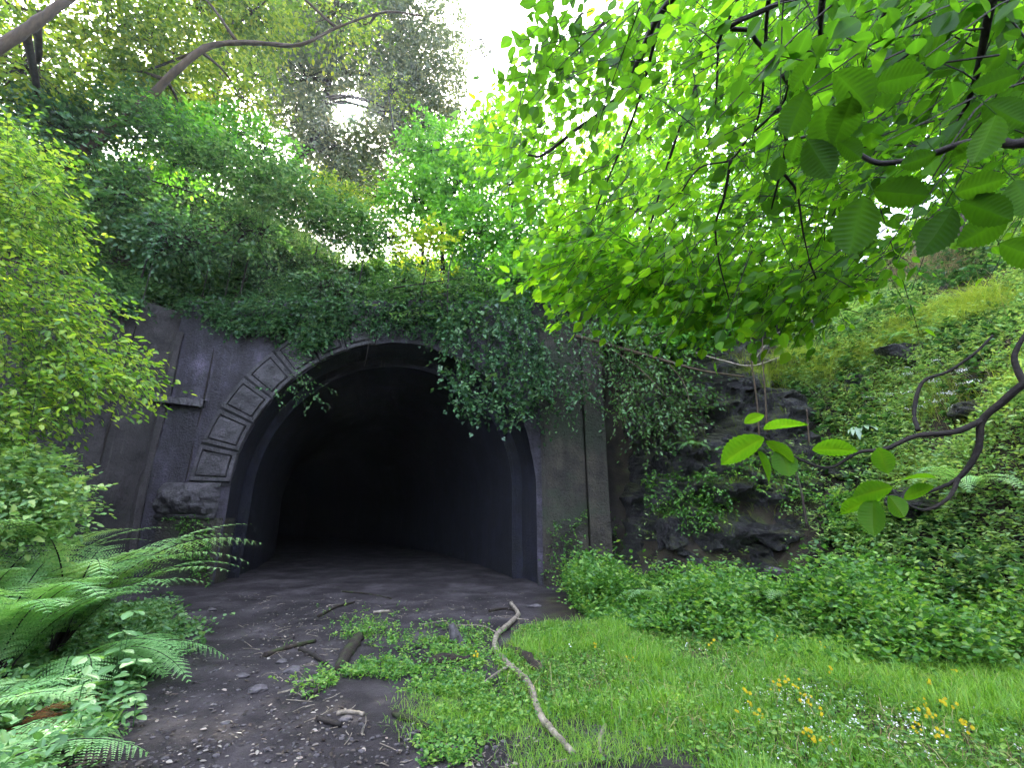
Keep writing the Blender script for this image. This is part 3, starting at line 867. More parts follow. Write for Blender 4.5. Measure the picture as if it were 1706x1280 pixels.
rock(1515, 600, (0.75, 0.5, 0.42), "dark rock in the shaded hollow below the hanging fern", 41)
rock(1560, 850, (1.1, 0.5, 0.35), "long dark rock shelf low on the right bank behind the crooked branch", 43)
rock(1640, 690, (0.5, 0.4, 0.3), "weathered rock poking out of the bank near the right edge", 47)
rock(1250, 640, (0.7, 0.45, 0.40), "craggy dark block behind the thin bare saplings", 51)
rock(1160, 660, (0.6, 0.45, 0.5), "dark jagged block on the rock face beneath the bare bough", 53)
rock(1110, 790, (0.5, 0.4, 0.55), "tall dark block at the edge of the black hollow by the pier", 57)
rock(1440, 640, (0.45, 0.35, 0.28), "small rock breaking through the grass ledge", 59)

# ------------------------------------------------------------------ ground cover
def terrain_normal(x, y):
    e = 0.1
    return unit(np.stack([-(height(x + e, y) - height(x - e, y)) / (2 * e), -(height(x, y + e) - height(x, y - e)) / (2 * e), np.ones_like(x)], -1))

def blades(g, base, h, w, lean, tint):
    n = len(base)
    a = R.random(n) * 2 * np.pi
    side = np.stack([np.cos(a), np.sin(a), np.zeros(n)], -1)
    fwd = np.stack([-np.sin(a), np.cos(a), np.zeros(n)], -1)
    ln = (lean * (0.3 + R.random(n)))[:, None]
    up = np.array([0, 0, 1.0])
    h = h[:, None]; w = np.broadcast_to(np.asarray(w), (n,))[:, None]
    p0, p1 = base - side * w, base + side * w
    m = base + up * h * 0.55 + fwd * ln * h * 0.35
    p2, p3 = m - side * w * 0.8, m + side * w * 0.8
    tip = base + up * h * (1 - 0.25 * ln) + fwd * ln * h
    V = np.stack([p0, p1, p3, p2, tip], 1).reshape(-1, 3)
    o = np.arange(n)[:, None] * 5
    g.add(V, [np.array([[0, 1, 2, 3]]) + o, np.array([[3, 2, 4]]) + o], np.repeat(tint, 5))

# lawn
n = 150000
x = R.uniform(-0.2, 7.0, n); y = 2.6 + 5.2 * R.random(n) ** 1.15
keep = (x > lawn_edge(y) + 0.3 * vnoise(xyz(x * 2, y * 2)) - 0.15 + 0.5 * R.random(n) ** 3) & (y < lawn_far(x) + 0.4) & (x < 0.6 + y * 1.2)
x, y = x[keep], y[keep]
patch = vnoise(xyz(x * 1.4, y * 1.4, 2.0))
b = xyz(x, y, height(x, y) - 0.01)
tn = np.clip(0.45 + 0.22 * patch + R.normal(0, 0.2, len(x)), 0, 1)
g = G(); blades(g, b, (0.05 + 0.13 * R.random(len(x)) ** 1.7) * np.clip(1.0 + 0.6 * patch + 0.4 * vnoise(xyz(x * 5, y * 5, 1.0)), 0.4, 2), 0.0022 + 0.002 * R.random(len(x)), np.full(len(x), 0.8), tn)
tag(build(g, "grass", M["grass"]), "bright green lawn of short grass at the lower right", "grass", kind="stuff")
g = G()
js = R.random(len(x)) < 0.035
blades(g, b[js], 0.08 + 0.14 * R.random(js.sum()), 0.0022, np.full(js.sum(), 1.4), R.random(js.sum()))
tag(build(g, "dry_grass", M["straw"]), "dry straw blades mixed into the lawn", "grass", kind="stuff")
# clover and small broad leaves in the lawn
m_ = R.random(len(x)) < 0.22
xs_, ys_ = x[m_], y[m_]
g = G()
put(g, "broad", xyz(xs_, ys_, height(xs_, ys_) + 0.02 + 0.07 * R.random(len(xs_))), rnd(len(xs_)) * [1, 1, 0.2], np.array([0, 0, 1.0]) + rnd(len(xs_), 0.35), 0.022 + 0.022 * R.random(len(xs_)), R.random(len(xs_)))
tag(build(g, "clover_leaves", M["cover"]), "small round leaves growing among the lawn grass", "ground cover", kind="stuff")

# sparse weeds on the patch left of the fallen branch
def weed_region(n, fx):
    pts = in_poly([(545, 1040), (640, 1030), (860, 1070), (830, 1130), (870, 1220), (800, 1245), (700, 1215), (560, 1175), (530, 1150)], n) + R.normal(0, 1, (n, 2)) * [26, 11]
    q = on_ground(pts[:, 0], pts[:, 1])
    keep = R.random(n) < smooth01((fbm(q * [1.9, 1.9, 0] + 4.0, 3) - fx) / 0.9) * 0.8
    q = q[keep]; q[:, 2] = height(q[:, 0], q[:, 1])
    return q
q = weed_region(5200, -0.3)
g = G()
sprays(g, "broad", q, np.array([0, 0, 1.0]) + rnd(len(q), 0.7) * [1, 1, 0.1], 0.10, 6, 0.034, 0.1, tint=(0.1, 0.9))
q = on_ground(*in_poly([(660, 1150), (720, 1120), (900, 1150), (1180, 1290), (700, 1280)], 1500).T)
q = q[R.random(len(q)) < smooth01((fbm(q * [2.2, 2.2, 0] + 9, 3) + 0.1) / 0.9)]
q[:, 2] = height(q[:, 0], q[:, 1])
sprays(g, "broad", q, np.array([0, 0, 1.0]) + rnd(len(q), 0.7) * [1, 1, 0.1], 0.08, 5, 0.03, 0.1, tint=(0.1, 0.9))
tag(build(g, "weed_leaves", M["cover"]), "low green weeds scattered on the dark earth left of the fallen branch", "ground cover", kind="stuff")
g = G()
q = np.concatenate([weed_region(6000, -0.15), on_ground(*(in_poly([(690, 1160), (860, 1165), (880, 1225), (700, 1230)], 2600) + R.normal(0, 1, (2600, 2)) * [30, 14]).T), on_ground(*(in_poly([(900, 1190), (1250, 1290), (860, 1290)], 2400) + R.normal(0, 1, (2400, 2)) * [25, 12]).T)])
q[:, 2] = height(q[:, 0], q[:, 1]) - 0.01
blades(g, q, 0.05 + 0.08 * R.random(len(q)), 0.002, np.full(len(q), 1.2), np.clip(R.normal(0.6, 0.25, len(q)), 0, 1))
tag(build(g, "sparse_grass", M["grass"]), "thin tufts of yellow green grass on the earth beside the path", "grass", kind="stuff")

# undergrowth on the right bank
def bank_cover(name, label, n, xr, yr, cond, mat, kind, size, length, nleaf, dens=(1.0, -2.0), ragged=0.5, **kw):
    x = R.uniform(*xr, n); y = R.uniform(*yr, n)
    k = cond(x, y) & (vnoise(xyz(x * dens[0], y * dens[0], 6.0)) > dens[1])
    x, y = x[k], y[k]
    nn = terrain_normal(x, y)
    b = xyz(x, y, height(x, y)) - nn * 0.02
    d = nn + np.array([0, 0, 0.5]) + rnd(len(x), 0.45)
    g = G()
    sprays(g, kind, b, d, length * np.clip(0.9 + ragged * vnoise(xyz(x * 1.1, y * 1.1, 8.0)), 0.25, 2.4), nleaf, size, **kw)
    return tag(build(g, name, M[mat]), label, "undergrowth", kind="stuff")
bank_cover("low_undergrowth", "dense leafy undergrowth between the lawn and the rock face", 30000, (0.9, 8.0), (5.0, 11.0),
           lambda x, y: (y > lawn_far(x) + 0.05 + 0.45 * vnoise(xyz(x * 1.7, y * 1.7, 3.0)) - 0.9 * R.random(len(x)) ** 4) & (x > 1.25 + 0.35 * (y < 8)) & (x < foot_right(y) + np.where(y > 8.3, 0.15, 0.5)) & (x < y * 1.25 + 0.5), "cover", "broad", 0.062, 0.42, 8, tint=(0.05, 0.85), ragged=1.6)
bank_cover("tall_undergrowth", "taller nettles and creepers piled up against the foot of the rocks", 15000, (1.0, 7.0), (6.6, 12.0),
           lambda x, y: (y > lawn_far(x) + 0.5) & (x > 1.5) & (x < foot_right(y) + 0.1) & (x > 2.2 - 0.1 * y) , "cover", "broad", 0.068, 0.55, 9, tint=(0.0, 0.8), droop=0.15, ragged=1.6)
bank_cover("bank_undergrowth", "pale green leafy growth covering the bank on the right", 26000, (5.0, 13.0), (4.0, 13.0),
           lambda x, y: (x > foot_right(y) - 0.3) & (x < y * 1.3 + 1) & ((y < 8.6) | (x > 7.0)), "pale", "oval", 0.062, 0.46, 8, tint=(0.15, 0.95), dens=(0.75, -0.22))
bank_cover("mixed_weeds", "narrow leaved weeds poking out of the growth on the right", 5000, (1.0, 12.0), (5.2, 12.0),
           lambda x, y: (y > lawn_far(x) + 0.2) & (x > 1.5) & ((x > foot_right(y) - 0.4) | (x < foot_right(y) + 0.1)) & (x < y * 1.3 + 0.8), "pale", "narrow", 0.085, 0.65, 9, tint=(0.2, 1.0), dens=(1.3, 0.05), droop=0.5, aspect=1.0)
bank_cover("dark_weeds", "dark broad leaves filling the shaded gaps on the right", 6000, (1.0, 12.0), (5.2, 12.0),
           lambda x, y: (y > lawn_far(x) + 0.2) & (x > 1.5) & (x < y * 1.3 + 0.8) & ((y < 9) | (x > 6.5)), "bank", "ivy", 0.10, 0.5, 6, tint=(0.0, 0.7), dens=(1.1, 0.1), droop=0.3)
bank_cover("left_undergrowth", "green leafy growth on the bank left of the path", 15000, (-14, -4.2), (2.5, 10.5),
           lambda x, y: (x < foot_left(y) + 0.15 + 0.8 * (y < 6.2) * R.random(len(x))) & (x > -1.35 * y - 1.5) & (x > WB[0] - 1.5), "cover", "broad", 0.065, 0.42, 8, tint=(0.1, 0.9))
bank_cover("verge_undergrowth", "mixed leafy weeds filling the verge under the bracken left of the path", 9000, (-8.5, -2.4), (2.4, 9.5),
           lambda x, y: (x < np.interp(y, [2.4, 4, 5, 7.3, 10], [-2.5, -3.1, -3.65, -4.8, -7.0]) + 0.35 * vnoise(xyz(x * 2, y * 2, 5.0)) + 0.3 * R.random(len(x)) ** 3) & (x > -1.3 * y - 1), "nettle", "broad", 0.062, 0.34, 7, tint=(0.1, 0.9), ragged=1.3)
bank_cover("slope_undergrowth", "green creepers covering the high bank beyond the hazel bush", 11000, (-24, -10.5), (3.0, 12.5),
           lambda x, y: (height(x, y) > 3.0), "bank", "oval", 0.11, 0.6, 8, tint=(0.1, 0.9), dens=(0.9, -0.3))
bank_cover("hill_undergrowth", "dark creepers and leaves covering the slope above the tunnel mouth", 30000, (-19, 9), (11.0, 19.0),
           lambda x, y: (height(x, y) > 7.3), "bank", "oval", 0.095, 0.5, 8, tint=(0.0, 0.85), up=0.7, dens=(0.8, -0.05))

# ------------------------------------------------------------------ things made of sprays on pixel patches
def patch_plant(name, label, cat, poly, n, mat, kind, size, length, nleaf, toward=0.35, off=0.05, depth=None, group=None, stem_mat=None, d0=(0, -0.6, -0.3), jit=0.5, parts=("foliage", "stems"), clump=-2.0, **kw):
    pts = in_poly(poly, n)
    if depth is None:
        P, Nn = cast(pts[:, 0], pts[:, 1])
        P = P + Nn * (off + toward * R.random(n))[:, None]
    else:
        P = at(pts[:, 0], pts[:, 1], depth[0] + (depth[1] - depth[0]) * R.random(n))
    P = P[vnoise(P * 1.5 + 7.0) > clump]
    n = len(P)
    root = thing(name, label, cat, P.mean(0) * [1, 1, 0] + [0, 0, P[:, 2].min()], group)
    g, s = G(), G()
    sprays(g, kind, P, np.asarray(d0) + rnd(n, jit), length, nleaf, size, stems=s if stem_mat else None, rad=0.004, **kw)
    build(g, parts[0], M[mat], root)
    if stem_mat:
        build(s, parts[1], M[stem_mat], root)
    return root
patch_plant("ivy", "thick mat of small leaved ivy over the wall top left of the arch", "ivy",
            [(225, 415), (330, 405), (470, 440), (560, 470), (590, 540), (530, 590), (470, 560), (380, 548), (320, 500), (225, 455)], 2600, "ivy", "ivy", 0.085, 0.34, 7, toward=0.25, d0=(0, -0.5, -0.5), tint=(0.05, 0.95))
patch_plant("ivy", "thin dark ivy over the crown of the arch below the strap fern", "ivy",
            [(560, 450), (780, 440), (800, 520), (740, 565), (640, 550), (560, 555)], 1200, "ivy", "ivy", 0.085, 0.34, 6, toward=0.2, d0=(0, -0.4, -0.7), tint=(0.0, 0.7))
patch_plant("ivy", "ivy fringe hanging over the top of the wall beside the hazel bush", "ivy",
            [(170, 470), (330, 465), (330, 520), (270, 500), (200, 520)], 500, "ivy", "ivy", 0.085, 0.4, 7, toward=0.3, d0=(0, -0.5, -0.6), tint=(0.1, 0.9))
patch_plant("ivy", "dark hanging ivy spray dangling into the right of the arch", "ivy",
            [(720, 500), (880, 490), (925, 620), (890, 690), (820, 690), (750, 665), (735, 600)], 420, "ivy", "ivy", 0.105, 0.5, 8, depth=(11.5, 12.35), d0=(0, -0.3, -0.8), stem_mat="twig", tint=(0.15, 1.0))
patch_plant("ivy", "thin dark curtain of trailing leaves hanging over the pier right of the arch", "ivy",
            [(840, 470), (1000, 480), (1040, 560), (1020, 660), (950, 700), (910, 690), (880, 630)], 330, "ivy", "oval", 0.10, 0.7, 8, depth=(11.2, 12.2), d0=(0.1, -0.3, -0.7), stem_mat="twig", tint=(0.1, 1.0), clump=-0.15)
patch_plant("ivy", "bright green curtain of trailing leaves between the pier and the bare bough", "ivy",
            [(960, 490), (1060, 520), (1140, 580), (1185, 650), (1130, 735), (1060, 720), (1010, 640)], 560, "bank", "oval", 0.095, 0.7, 8, depth=(10.6, 11.9), d0=(0.2, -0.3, -0.7), stem_mat="brownbark", tint=(0.3, 1.0), clump=-0.2)
patch_plant("ivy", "green creeper draped over the rock beside the dark hollow", "ivy",
            [(1075, 790), (1190, 780), (1230, 830), (1200, 880), (1120, 870), (1080, 850)], 300, "cover", "broad", 0.06, 0.25, 7, toward=0.1, d0=(0, -0.5, -0.2), tint=(0.0, 0.7))
patch_plant("ivy", "ivy clump spreading over the rock ledge above the ground creeper", "ivy",
            [(1380, 830), (1490, 840), (1500, 900), (1420, 920), (1385, 870)], 360, "cover", "broad", 0.065, 0.28, 7, toward=0.25, d0=(0, -0.5, 0.1), tint=(0.1, 0.9))
patch_plant("ivy", "moss and creeper patch at the foot of the left jamb", "ivy",
            [(275, 860), (360, 862), (350, 985), (310, 930), (300, 885)], 200, "cover", "broad", 0.045, 0.14, 6, toward=0.05, d0=(0, -0.5, 0.2), tint=(0.0, 0.6))
patch_plant("ivy", "ragged leafy growth tumbling over the wall top between the strap fern and the bare bough", "ivy",
            [(610, 470), (760, 455), (960, 470), (1000, 520), (900, 545), (780, 530), (680, 545), (620, 520)], 620, "bank", "oval", 0.12, 0.65, 8, depth=(12.0, 13.2), d0=(0, -0.6, 0.0), jit=0.7, stem_mat="twig", tint=(0.1, 1.0), clump=-0.3)
patch_plant("ivy", "small leaves climbing the foot of the mossy pier", "ivy",
            [(905, 880), (1000, 840), (1040, 880), (1040, 940), (960, 960), (905, 960)], 150, "cover", "broad", 0.055, 0.2, 6, toward=0.15, d0=(0, -0.5, 0.2), tint=(0.0, 0.7))
patch_plant("creeper", "leaves creeping over the shaded rocks below the grass ledge", "creeper",
            [(1200, 740), (1330, 760), (1370, 840), (1290, 830), (1210, 790)], 170, "cover", "broad", 0.055, 0.25, 7, toward=0.15, d0=(0, -0.5, 0.1), tint=(0.0, 0.8))
patch_plant("bramble", "bramble sprawling on the slope above the left of the tunnel", "bramble",
            [(330, 250), (470, 300), (620, 400), (640, 470), (540, 470), (400, 400), (300, 330)], 1300, "bank", "oval", 0.12, 0.7, 8, toward=0.5, d0=(0.3, -0.5, 0.3), stem_mat="twig", tint=(0.2, 1.0))
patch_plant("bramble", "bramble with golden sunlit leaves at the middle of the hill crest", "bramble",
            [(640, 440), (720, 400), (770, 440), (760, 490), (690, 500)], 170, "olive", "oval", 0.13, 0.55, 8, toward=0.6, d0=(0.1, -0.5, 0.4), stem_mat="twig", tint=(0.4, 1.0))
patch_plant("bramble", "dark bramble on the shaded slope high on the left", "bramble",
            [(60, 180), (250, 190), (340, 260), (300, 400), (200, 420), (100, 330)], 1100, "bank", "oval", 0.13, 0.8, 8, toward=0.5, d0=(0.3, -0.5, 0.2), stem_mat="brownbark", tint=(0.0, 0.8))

# big leafy shrub on the near left bank
patch_plant("hazel_bush", "bright yellow green hazel bush leaning in from the left edge", "bush",
            [(-90, 230), (20, 200), (70, 260), (120, 400), (175, 520), (215, 590), (190, 630), (110, 640), (40, 700), (-90, 760)], 2700, "hazel", "oval", 0.085, 0.7, 10, depth=(5.2, 7.6), d0=(0.75, -0.1, -0.25), jit=0.4, clump=-0.08, stem_mat="twig", tint=(0.05, 1.0), lay=0.1)
patch_plant("hazel_spray", "leafy hazel twigs reaching out over the brown wing wall", "bush",
            [(60, 560), (200, 560), (215, 600), (190, 640), (110, 640)], 60, "hazel", "oval", 0.085, 0.75, 10, depth=(5.8, 6.8), d0=(0.9, 0.0, -0.35), jit=0.15, stem_mat="twig", tint=(0.4, 1.0), lay=0.1)
patch_plant("leafy_shrub", "pale green leafy shrub behind the bracken at the left edge", "bush",
            [(-60, 760), (70, 760), (130, 830), (120, 880), (60, 900), (-60, 900)], 1300, "pale", "broad", 0.06, 0.35, 8, depth=(5.0, 6.6), d0=(0.4, -0.2, 0.4), tint=(0.1, 0.9))

# ------------------------------------------------------------------ trees
def tree(name, label, trunk, rad, blobs, mat, kind, size, length=0.9, nleaf=10, bark="bark", droop=0.25, tint=(0.1, 0.9), up=0.6, group=None, limb=0.3, twigs=True, spread=0.75, cat="tree", dense=2.6):
    """trunk: list of 3-D points; blobs: (centre, radii, number of twigs). Each blob hangs on its own limb."""
    base = np.array(trunk[0], float)
    root = thing(name, label, cat, base, group)
    P = curve(trunk, 6)
    g = G(); tube(g, P, rad, 9, rough=0.25, seed=base[0])
    build(g, "trunk", M[bark], root, smooth=True)
    crown, tw = G(), G()
    for c0, rr, n in blobs:
        c0, rr = np.array(c0, float), np.array(rr, float)
        up_ = P[int(len(P) * 0.35):]
        a = up_[np.argmin(np.linalg.norm(up_ - c0, axis=1) + 0.6 * np.abs(up_[:, 2] - c0[2] + 0.5))]
        r0 = np.atleast_1d(rad)[-1] * 0.9 + limb * 0.12
        if np.linalg.norm(a - c0) > 0.3:
            mid = (a + c0) / 2 + rnd(1)[0] * 0.12 * np.linalg.norm(c0 - a)
            lg = G(); tube(lg, curve([a, mid, c0], 5), [r0, r0 * 0.3], 6, rough=0.2)
            build(lg, "limb", M[bark], root, smooth=True)
        n = int(n * dense)
        u = unit(rnd(n)) * (R.random(n) ** 0.45)[:, None] * spread
        # uneven outline: thin out by noise so that gaps open
        Pst = c0 + u * rr
        k = vnoise(Pst * (1.1 / max(rr.mean(), 0.5)) * 1.7 + 5) > -0.45
        k &= (unit(Pst - EYE) @ SUN < np.cos(np.radians(1.15 + 1.1 * R.random(len(Pst))))) | (Pst[:, 1] < 12)
        Pst, u = Pst[k], u[k]
        d = unit(u + 1e-6) * 0.9 + rnd(len(Pst), 0.45) + np.array([0, 0, 0.1])
        sprays(crown, kind, Pst, d, length, nleaf, size, droop=droop, tint=tint, up=up)
        if twigs:
            for i in range(0, len(Pst), max(1, len(Pst) // 26)):
                tube(tw, curve([c0, (c0 + Pst[i]) / 2 + rnd(1)[0] * 0.15, Pst[i], Pst[i] + unit(d[i]) * length * 0.8], 3), [r0 * 0.22 + 0.006, 0.006], 4)
    build(crown, "crown", M[mat], root)
    if twigs and tw.n:
        build(tw, "branchwork", M[bark], root)
    return root

def pb(px, py, Y, rpx, n, sq=0.8):
    """a blob of crown seen at a pixel, at depth Y, about rpx pixels wide."""
    c0 = at(px, py, Y)
    d = np.linalg.norm(c0 - EYE)
    r = rpx / FPX * Y / ray(px, py)[1]
    return (c0, (r, r, r * sq), n)
def foot(x, y):
    return np.array([x, y, float(height(x, y)) - 0.2])

# leaning ash, upper left
tp = [(100, 285, 10.5), (160, 235, 10.6), (230, 180, 10.7), (300, 112, 10.8), (352, 76, 11.0), (420, 71, 11.3), (500, 74, 11.6), (560, 46, 11.8), (640, 20, 12.0), (705, 26, 12.2)]
tpts = [at(*t) for t in tp]
f0 = tpts[0] + (tpts[0] - tpts[1]) * 0.9
tree("leaning_ash", "long leaning tree whose brown trunk crosses the upper left corner", [f0] + tpts, [0.17, 0.13, 0.09, 0.055, 0.025],
     [pb(120, 120, 11, 110, 130), pb(250, 70, 11.5, 110, 150), pb(330, 10, 12, 110, 140), pb(420, 20, 12.5, 90, 110), pb(300, 190, 12.5, 80, 100), pb(560, 20, 13, 90, 90), pb(400, 160, 13, 60, 70), pb(230, 120, 12.5, 90, 110)],
     "olive", "oval", 0.17, 0.9, 9, bark="brownbark", tint=(0.0, 1.0))
tp = [(-120, 170, 7.6), (0, 78, 7.8), (60, 38, 8.0), (115, -5, 8.2), (200, -70, 8.6)]
tpts = [at(*t) for t in tp]
tree("corner_tree", "thick brown trunk slanting through the top left corner", [foot(tpts[0][0] - 1.2, 6.6)] + tpts, [0.16, 0.12, 0.08],
     [pb(40, 110, 9.5, 90, 90), pb(20, 10, 9.5, 110, 110), pb(160, -40, 9.5, 110, 100), pb(60, 180, 10.5, 90, 90)],
     "olive", "oval", 0.14, 0.8, 9, bark="brownbark", tint=(0.0, 0.85))
b_ = at(352, 170, 15.5); t_ = at(372, 110, 15.5); t2 = at(390, 10, 15.5)
tree("slope_tree", "slim dark tree standing straight behind the leaning trunk", [foot(b_[0] - .3, 15.5), b_, t_, t2], [0.2, 0.16, 0.09],
     [pb(330, 90, 16, 90, 110), pb(420, 120, 16.5, 75, 90), pb(400, 30, 16, 90, 110), pb(300, 160, 15, 70, 80)], "olive", "diamond", 0.17, 0.9, 10, tint=(0.0, 0.8))
tp = [(465, 310, 17.5), (492, 272, 17.6), (525, 222, 17.8), (545, 150, 18.2), (560, 50, 18.6)]
tpts = [at(*t) for t in tp]
tree("backlit_tree", "tall fine leaved tree on the crest with the sun shining through it", [foot(tpts[0][0] - 0.5, 17.5)] + tpts, [0.30, 0.22, 0.12],
     [pb(510, 130, 18.5, 90, 210), pb(600, 60, 19, 110, 300), pb(690, 60, 19.5, 95, 230), pb(690, 140, 19.5, 90, 210), pb(560, 250, 18.5, 70, 110), pb(480, 60, 18.5, 80, 160), pb(610, 260, 19, 70, 110), pb(540, 20, 18, 90, 200), pb(640, 190, 19, 60, 80), pb(500, 200, 18, 50, 50), pb(705, 205, 20, 60, 90), pb(590, 320, 18.5, 60, 100)],
     "grey", "diamond", 0.17, 0.85, 11, tint=(0.0, 0.75), spread=0.95, dense=5.5)
tp = [(700, 275, 15.5), (665, 245, 15.6), (654, 205, 15.8), (648, 160, 16)]
tpts = [at(*t) for t in tp]
tree("crest_sapling", "thin dark crooked tree on the crest just right of the sun", [foot(tpts[0][0] + 0.4, 15.6), tpts[0]] + tpts[1:], [0.09, 0.05, 0.025],
     [pb(640, 330, 16, 55, 70), pb(655, 150, 16.5, 35, 30)], "olive", "diamond", 0.12, 0.6, 9, tint=(0.2, 1.0))
tp = [(806, 200, 24), (805, 130, 24), (808, 60, 24)]
tpts = [at(*t) for t in tp]
tree("lone_treetop", "sparse small treetop standing alone against the white sky", [foot(tpts[0][0], 24), at(805, 260, 24)] + tpts, [0.12, 0.07, 0.02],
     [pb(800, 65, 24, 25, 16), pb(818, 85, 24, 22, 14), pb(785, 85, 24, 18, 8)], "grey", "diamond", 0.16, 0.8, 8, tint=(0, 0.6), twigs=True)
# bright young trees in the middle
def bright(label, px, Y, blobs, mat="maple", size=0.13, **kw):
    b0 = at(px, 440, Y)
    top = blobs[0][0]
    return tree("young_maple", label, [foot(b0[0], Y), (foot(b0[0], Y) + top) / 2 + [0.15, 0, 0], top], [0.10, 0.06, 0.03], blobs, mat, "broad", size, 0.7, 9, bark="twig", tint=kw.pop("tint", (0.15, 1.0)), **kw)
bright("bright green young maple left of centre on the hill crest", 740, 14.5, [pb(720, 250, 14.5, 60, 130), pb(760, 310, 14.3, 75, 170), pb(690, 330, 14.2, 60, 120), pb(800, 260, 15, 60, 120), pb(830, 220, 15.5, 50, 80)])
bright("bright green young maple at the centre of the hill crest above the arch", 850, 14.0, [pb(850, 310, 14, 75, 170), pb(800, 390, 13.6, 70, 150), pb(880, 400, 13.5, 75, 160), pb(740, 380, 13.8, 50, 80)])
bright("low spreading maple with leaves hanging over the arch top right of centre", 960, 13.2, [pb(950, 460, 12.6, 80, 200), pb(1030, 500, 12.2, 85, 210), pb(1110, 530, 11.9, 80, 190), pb(860, 470, 12.8, 65, 140), pb(1180, 545, 11.8, 55, 100), pb(1010, 430, 13.2, 70, 130)], size=0.115)
tree("hillside_tree", "pale green tree on the crest glimpsed behind the overhanging boughs", [foot(4.0, 17.0), at(1040, 330, 17), at(1040, 200, 17)], [0.18, 0.1],
     [pb(1000, 300, 17, 80, 130), pb(1080, 230, 17, 100, 170), pb(1050, 370, 16.5, 90, 150), pb(1130, 330, 16.5, 90, 150), pb(960, 360, 16.5, 60, 90)], "canopy", "diamond", 0.16, 0.9, 9, tint=(0.1, 0.9), dense=4.5)
tree("hillside_tree", "light green tree high on the bank behind the upper right leaves", [foot(10.0, 14.0), at(1330, 260, 14), at(1330, 100, 14)], [0.18, 0.1],
     [pb(1240, 330, 14, 90, 130), pb(1330, 130, 14, 120, 170), pb(1420, 280, 14, 100, 140), pb(1340, 380, 14, 90, 120), pb(1230, 150, 15, 100, 140), pb(1150, 60, 16, 100, 130)], "canopy", "diamond", 0.15, 0.9, 9, tint=(0.1, 0.9), dense=4.5)
tree("hillside_tree", "yellow green tree at the top right edge behind the boughs", [foot(13.0, 10.5), at(1580, 200, 11), at(1560, 60, 11)], [0.18, 0.1],
     [pb(1520, 80, 11.5, 120, 150), pb(1640, 120, 11, 110, 130), pb(1600, 30, 11, 120, 130), pb(1460, 30, 13, 100, 120), pb(1680, 260, 11, 80, 80)], "canopy", "diamond", 0.15, 0.8, 9, tint=(0.2, 1.0), dense=4.5)

# shrubs that break the outline of the slope on the left
def shrub(label, px, py, Y, rpx, mat, kind="oval", size=0.12, n=110, tint=(0.1, 0.95), droop=0.5, length=0.8):
    c0 = at(px, py, Y)
    f_ = foot(c0[0] - 0.1, Y)
    r = rpx / FPX * Y / ray(px, py)[1]
    top = np.array([c0[0], c0[1], max(c0[2], f_[2] + 0.5)])
    return tree("shrub", label, [f_, (f_ + top) / 2 + [0.1, -0.1, 0], top], [0.028, 0.02, 0.012],
                [(top, (r, r, r * 0.7), n), (top + [r * 0.8, -0.2, -r * 0.5], (r * 0.8, r * 0.7, r * 0.5), n // 2)], mat, kind, size, length, 9, bark="twig", droop=droop, tint=tint, dense=1.6, cat="bush")
shrub("olive green shrub below the leaning trunk on the left slope", 170, 300, 11.2, 70, "bank", size=0.15)
shrub("bright green drooping shrub on the slope just right of the leaning trunk", 300, 235, 12.0, 75, "maple", size=0.16, n=150)
shrub("green shrub with leafy tips on the crest right below the slim dark tree", 395, 230, 13.0, 70, "maple", size=0.15, n=130)
shrub("dark green shrub on the upper left slope beside the bramble", 440, 300, 13.2, 55, "bank", size=0.14)
shrub("yellowish shrub at the foot of the backlit tree", 540, 330, 14.5, 50, "olive", size=0.14)
shrub("small green shrub at the right end of the left slope", 610, 380, 14.0, 50, "cover", size=0.13)
shrub("dark drooping shrub above the left end of the ivy mat", 270, 380, 11.6, 60, "ivy", size=0.13)
shrub("grey green shrub on the slope above the middle of the ivy mat", 400, 370, 12.6, 55, "bank", size=0.13)
shrub("shadowy shrub at the top left of the slope under the yellow leaves", 90, 210, 10.6, 70, "ivy", size=0.15)
shrub("small dark bush spilling over the wall top above the arch ring", 540, 480, 13.45, 42, "ivy", size=0.12, n=80)
shrub("low bush spilling over the wall just right of the strap fern", 665, 478, 13.45, 45, "bank", size=0.12, n=90)
shrub("low bush spilling over the wall above the right haunch of the arch", 900, 470, 13.4, 55, "bank", size=0.13, n=110)
shrub("dark green shrub over the right end of the tunnel wall", 800, 480, 13.5, 60, "ivy", size=0.13, n=130)

